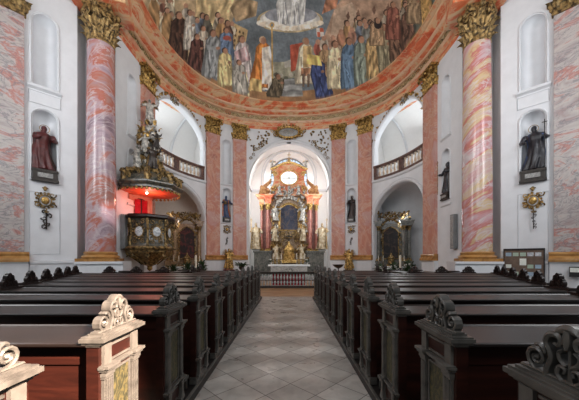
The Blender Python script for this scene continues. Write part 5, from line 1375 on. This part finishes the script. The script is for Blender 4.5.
def clouds(m):
    for k in range(70):
        t_ = r.random(); a = r.uniform(0, TAU); z = 5.9+2.0*t_; q = (.46-.22*t_)*r.uniform(.6, 1.25)
        m.ball((q*cos(a), q*sin(a), z), r.uniform(.08, .17)*(1-.3*t_), 8, 5)
CB('silver_clouds', clouds, M['silver'], True)
def rays(m):
    for k in range(22):
        a = TAU*k/22; L_ = .5 if k % 2 else .36
        m.tube([(.2*cos(a), -.3, 7.1+.2*sin(a)), (L_*cos(a), -.32, 7.1+L_*sin(a))], [.03, .008], 4)
    m.ball((0, -.34, 7.1), (.15, .08, .15), 10, 6)
    for k in range(34):
        a = r.uniform(0, TAU); z = r.uniform(5.6, 7.9); m.push(RZ(a) @ T(.42, 0, z)); m.leaf(.32, .16, 1.3, 4); m.pop()
CB('gilt_rays', rays, M['gold'], True)
for i, (a, q, z, H, mt, lb) in enumerate(((-2.0, .62, 5.55, 1.0, M['silver'], 'silvery putto standing low on the left of the pulpit canopy crown'),
        (-.9, .62, 5.55, 1.0, M['bronze'], 'dark putto standing low on the right of the pulpit canopy crown'),
        (-1.5, .48, 6.25, .85, M['silver'], 'pale putto halfway up the front of the pulpit crown'),
        (-.4, .40, 6.6, .8, M['bronze'], 'small dark putto on the upper right of the pulpit crown'),
        (-2.6, .40, 6.75, .8, M['goldold'], 'small gilt putto on the upper left of the pulpit crown'))):
    statue('putto', lb, H, (PX+q*cos(a), PY+q*sin(a), z), a+pi/2, mt, None, None, [('wings', wings, M['gold'])], seed=80+i, beard=False, wide=1.2, arms=((.3, -.1, .9), (-.25, -.15, .6)))
statue('pulpit_angel', 'dark silver angel with raised arm at the very top of the pulpit canopy', 1.15, (PX, PY, 7.75), .5, M['silver'], None, None, [('wings', wings, M['goldold'])], seed=90, beard=False, wide=1.1, arms=((.32, -.12, .95), (-.25, -.15, .7)))
t = thing('pulpit_lamp', 'small bright lamp under the pulpit canopy', 'lamp', (PX+.05, PY-.35, 4.54))
m = MB(); m.lathe([(.05, 0), (.05, .04), (.02, .06)], 12); m.build('fitting', M['bronze'], t, True)
m = MB(); m.ball((0, 0, -.03), .045, 12, 8); m.build('bulb', M['lampglow'], t, True)

# ------------------------------------------------------------------ wall furniture
for s in (-1, 1):
    uu = rot.find(167.5/270); x, y = rot.at(uu, -.12, s)
    t = thing('column_speaker', 'tall grey column loudspeaker on the wall next to the %s marble column' % sidename[s], 'loudspeaker', (x, y, 2.0), rot.angle(uu, s))
    m = MB(); m.box(-.14, .14, -.09, .09, 0, 1.5); m.build('cabinet', M['greybox'], t, bevel=.015)
    m = MB(); m.box(-.11, .11, -.098, -.088, .05, 1.45); m.build('grille', M['greymarble'], t)
    m = MB(); m.box(-.04, .04, .09, .13, .3, .4); m.box(-.04, .04, .09, .13, 1.1, 1.2); m.build('bracket', M['bronze'], t)
# notice board on the right pier
ub = .87
def up(px):  # arclength on the pier for an image column offset
    return pier.find(px/270)
u0_, u1_ = up(255), up(216)
bx, by = pier.at((u0_+u1_)/2, -.09, 1)
NB = thing('notice_board', 'wooden notice board with rows of small cards on the right pier', 'notice board', (bx, by, .80), pier.angle(.8, 1))
W_ = abs(u1_-u0_)
m = MB(); m.box(-W_/2, W_/2, -.02, .03, 0, 1.1); m.build('panel', M['board'], NB)
m = MB(); m.box(-W_/2-.03, W_/2+.03, -.04, .04, 1.08, 1.14); m.box(-W_/2-.03, -W_/2, -.04, .04, 0, 1.1); m.box(W_/2, W_/2+.03, -.04, .04, 0, 1.1); m.box(-W_/2-.03, W_/2+.03, -.04, .04, -.05, 0); m.build('frame', M['wood'], NB)
r = random.Random(9); mats = [M['paper'], M['medal'], plain('green_card', (.35, .45, .36), .6, var=.2), plain('blue_card', (.30, .40, .50), .6, var=.2)]
NB_k = []
for row, z in enumerate((.93, .66, .50, .24, .10)):
    for k in range(5):
        if row in (1,) and k not in (2,): continue
        if row == 2 and k in (1, 2): continue
        w_, h_ = (W_*.15, .13) if row != 1 else (W_*.17, .24)
        xx = -W_/2+W_*(k+.6)/5.3; 
        m = MB(); m.box(xx-w_/2, xx+w_/2, -.03, -.02, z-h_/2, z+h_/2)
        m.build('card', mats[0] if row == 1 else r.choice(mats), NB)
# small dark box with white front at the far right edge
x, y = pier.at(.1, -.30, 1)
t = thing('collection_box', 'small black and white box on the wall at the far right edge', 'box', (*pier.at(up(286), -.33, 1), 1.0), pier.angle(.2, 1))
m = MB(); m.box(-.13, .13, -.08, .1, 0, .32); m.build('case', M['black'], t); m = MB(); m.box(-.11, .11, -.09, -.08, .15, .29); m.build('white_front', M['paper'], t)

# ------------------------------------------------------------------ light
def area(nm, loc, target, size, power, col=(1, 1, 1), sy=None):
    l = bpy.data.lights.new(nm, 'AREA'); l.energy = power; l.size = size; l.color = col
    if sy: l.shape = 'RECTANGLE'; l.size_y = sy
    o = bpy.data.objects.new(nm, l); COL.objects.link(o); o.location = loc
    o.rotation_euler = (Vector(target)-Vector(loc)).to_track_quat('-Z', 'Y').to_euler(); return o
for s in (-1, 1):
    x, y = rot.at(uArch, 2.2, s); tx, ty = rot.at(uArch, .6, s)
    area('gallery_window_light', (x, y, 8.6), (tx*.9, ty-.6, 8.9), 1.3, 95, (.93, .97, 1), 1.6)
    x, y = rot.at(uArch+1.0, 1.2, s); tx, ty = rot.at(uArch-.5, 1.4, s)
    area('chapel_window_light', (x, y, 4.2), (tx, ty, 3), 1.0, 26 if s < 0 else 42, (1, .9, .8) if s < 0 else (.95, .97, 1))
    area('chancel_side_fill_light', (s*3.35, 20.85, 5.5), (0, 23.4, 5.0), 1.0, 105, (1, 1, 1), 2.5)  # added fill for the high altar, hidden behind the jamb; no window modelled
area('west_fill_light', (0, -3.5, 9.5), (0, 12, 8.5), 6, 460, (.96, .98, 1), 5)  # added soft fill from behind the camera, no window stands here
for s in (-1, 1): area('nave_side_fill_light', (s*8.6, 4.2, 7.5), (-s*3.5, 13, 5.2), 2.2, 300, (.97, .98, 1), 4)  # added unseen fills for pillars and floor, no nave windows are built
area('chancel_window_light', (0, 25.0, 9.9), (0, 20, 5), 2.6, 300, (.95, .98, 1), 1.6)
area('dome_fill_light', (0, 5.2, 8.6), (0, 15, 12), 5, 400, (1, .97, .93), 2)  # added fill aimed up at fresco and ring, hangs free without a window
def spot(nm, loc, target, ang, power, col, blend=.3, rad=.15):
    l = bpy.data.lights.new(nm, 'SPOT'); l.energy = power; l.spot_size = radians(ang); l.spot_blend = blend; l.color = col; l.shadow_soft_size = rad
    o = bpy.data.objects.new(nm, l); COL.objects.link(o); o.location = loc
    o.rotation_euler = (Vector(target)-Vector(loc)).to_track_quat('-Z', 'Y').to_euler(); return o
spot('sunbeam', (6.2, -3.4, 7.2), (-1.35, 1.35, .8), 9.5, 62000, (1, .76, .60), .3, .05)
spot('sunbeam', (4.0, -1.0, 8.0), (-6.6, 10.2, 3.4), 3.5, 9000, (1, .75, .75), .8, .1)
l = bpy.data.lights.new('pulpit_red_fill', 'POINT'); l.energy = 42; l.color = (1, .30, .20); l.shadow_soft_size = .05  # added red fill imitating the sun's glow on the soffit, not the bulb
o = bpy.data.objects.new('pulpit_red_fill', l); COL.objects.link(o); o.location = (PX+.15, PY-.2, 4.12)
w = bpy.data.worlds.new('World'); scn.world = w; w.use_nodes = True
w.node_tree.nodes['Background'].inputs[0].default_value = (.85, .92, 1, 1); w.node_tree.nodes['Background'].inputs[1].default_value = .14

cam = bpy.data.cameras.new('camera'); co_ = bpy.data.objects.new('camera', cam); COL.objects.link(co_)
co_.location = (0, 0, 1.6); co_.rotation_euler = (pi/2, 0, 0)
cam.sensor_width = 36; cam.lens = 36*270/579; cam.shift_x = .5/579; cam.shift_y = 58/579; cam.clip_start = .05
scn.camera = co_
scn.view_settings.view_transform = 'Standard'; scn.view_settings.look = 'None'; scn.view_settings.gamma = 1; scn.view_settings.exposure = .1
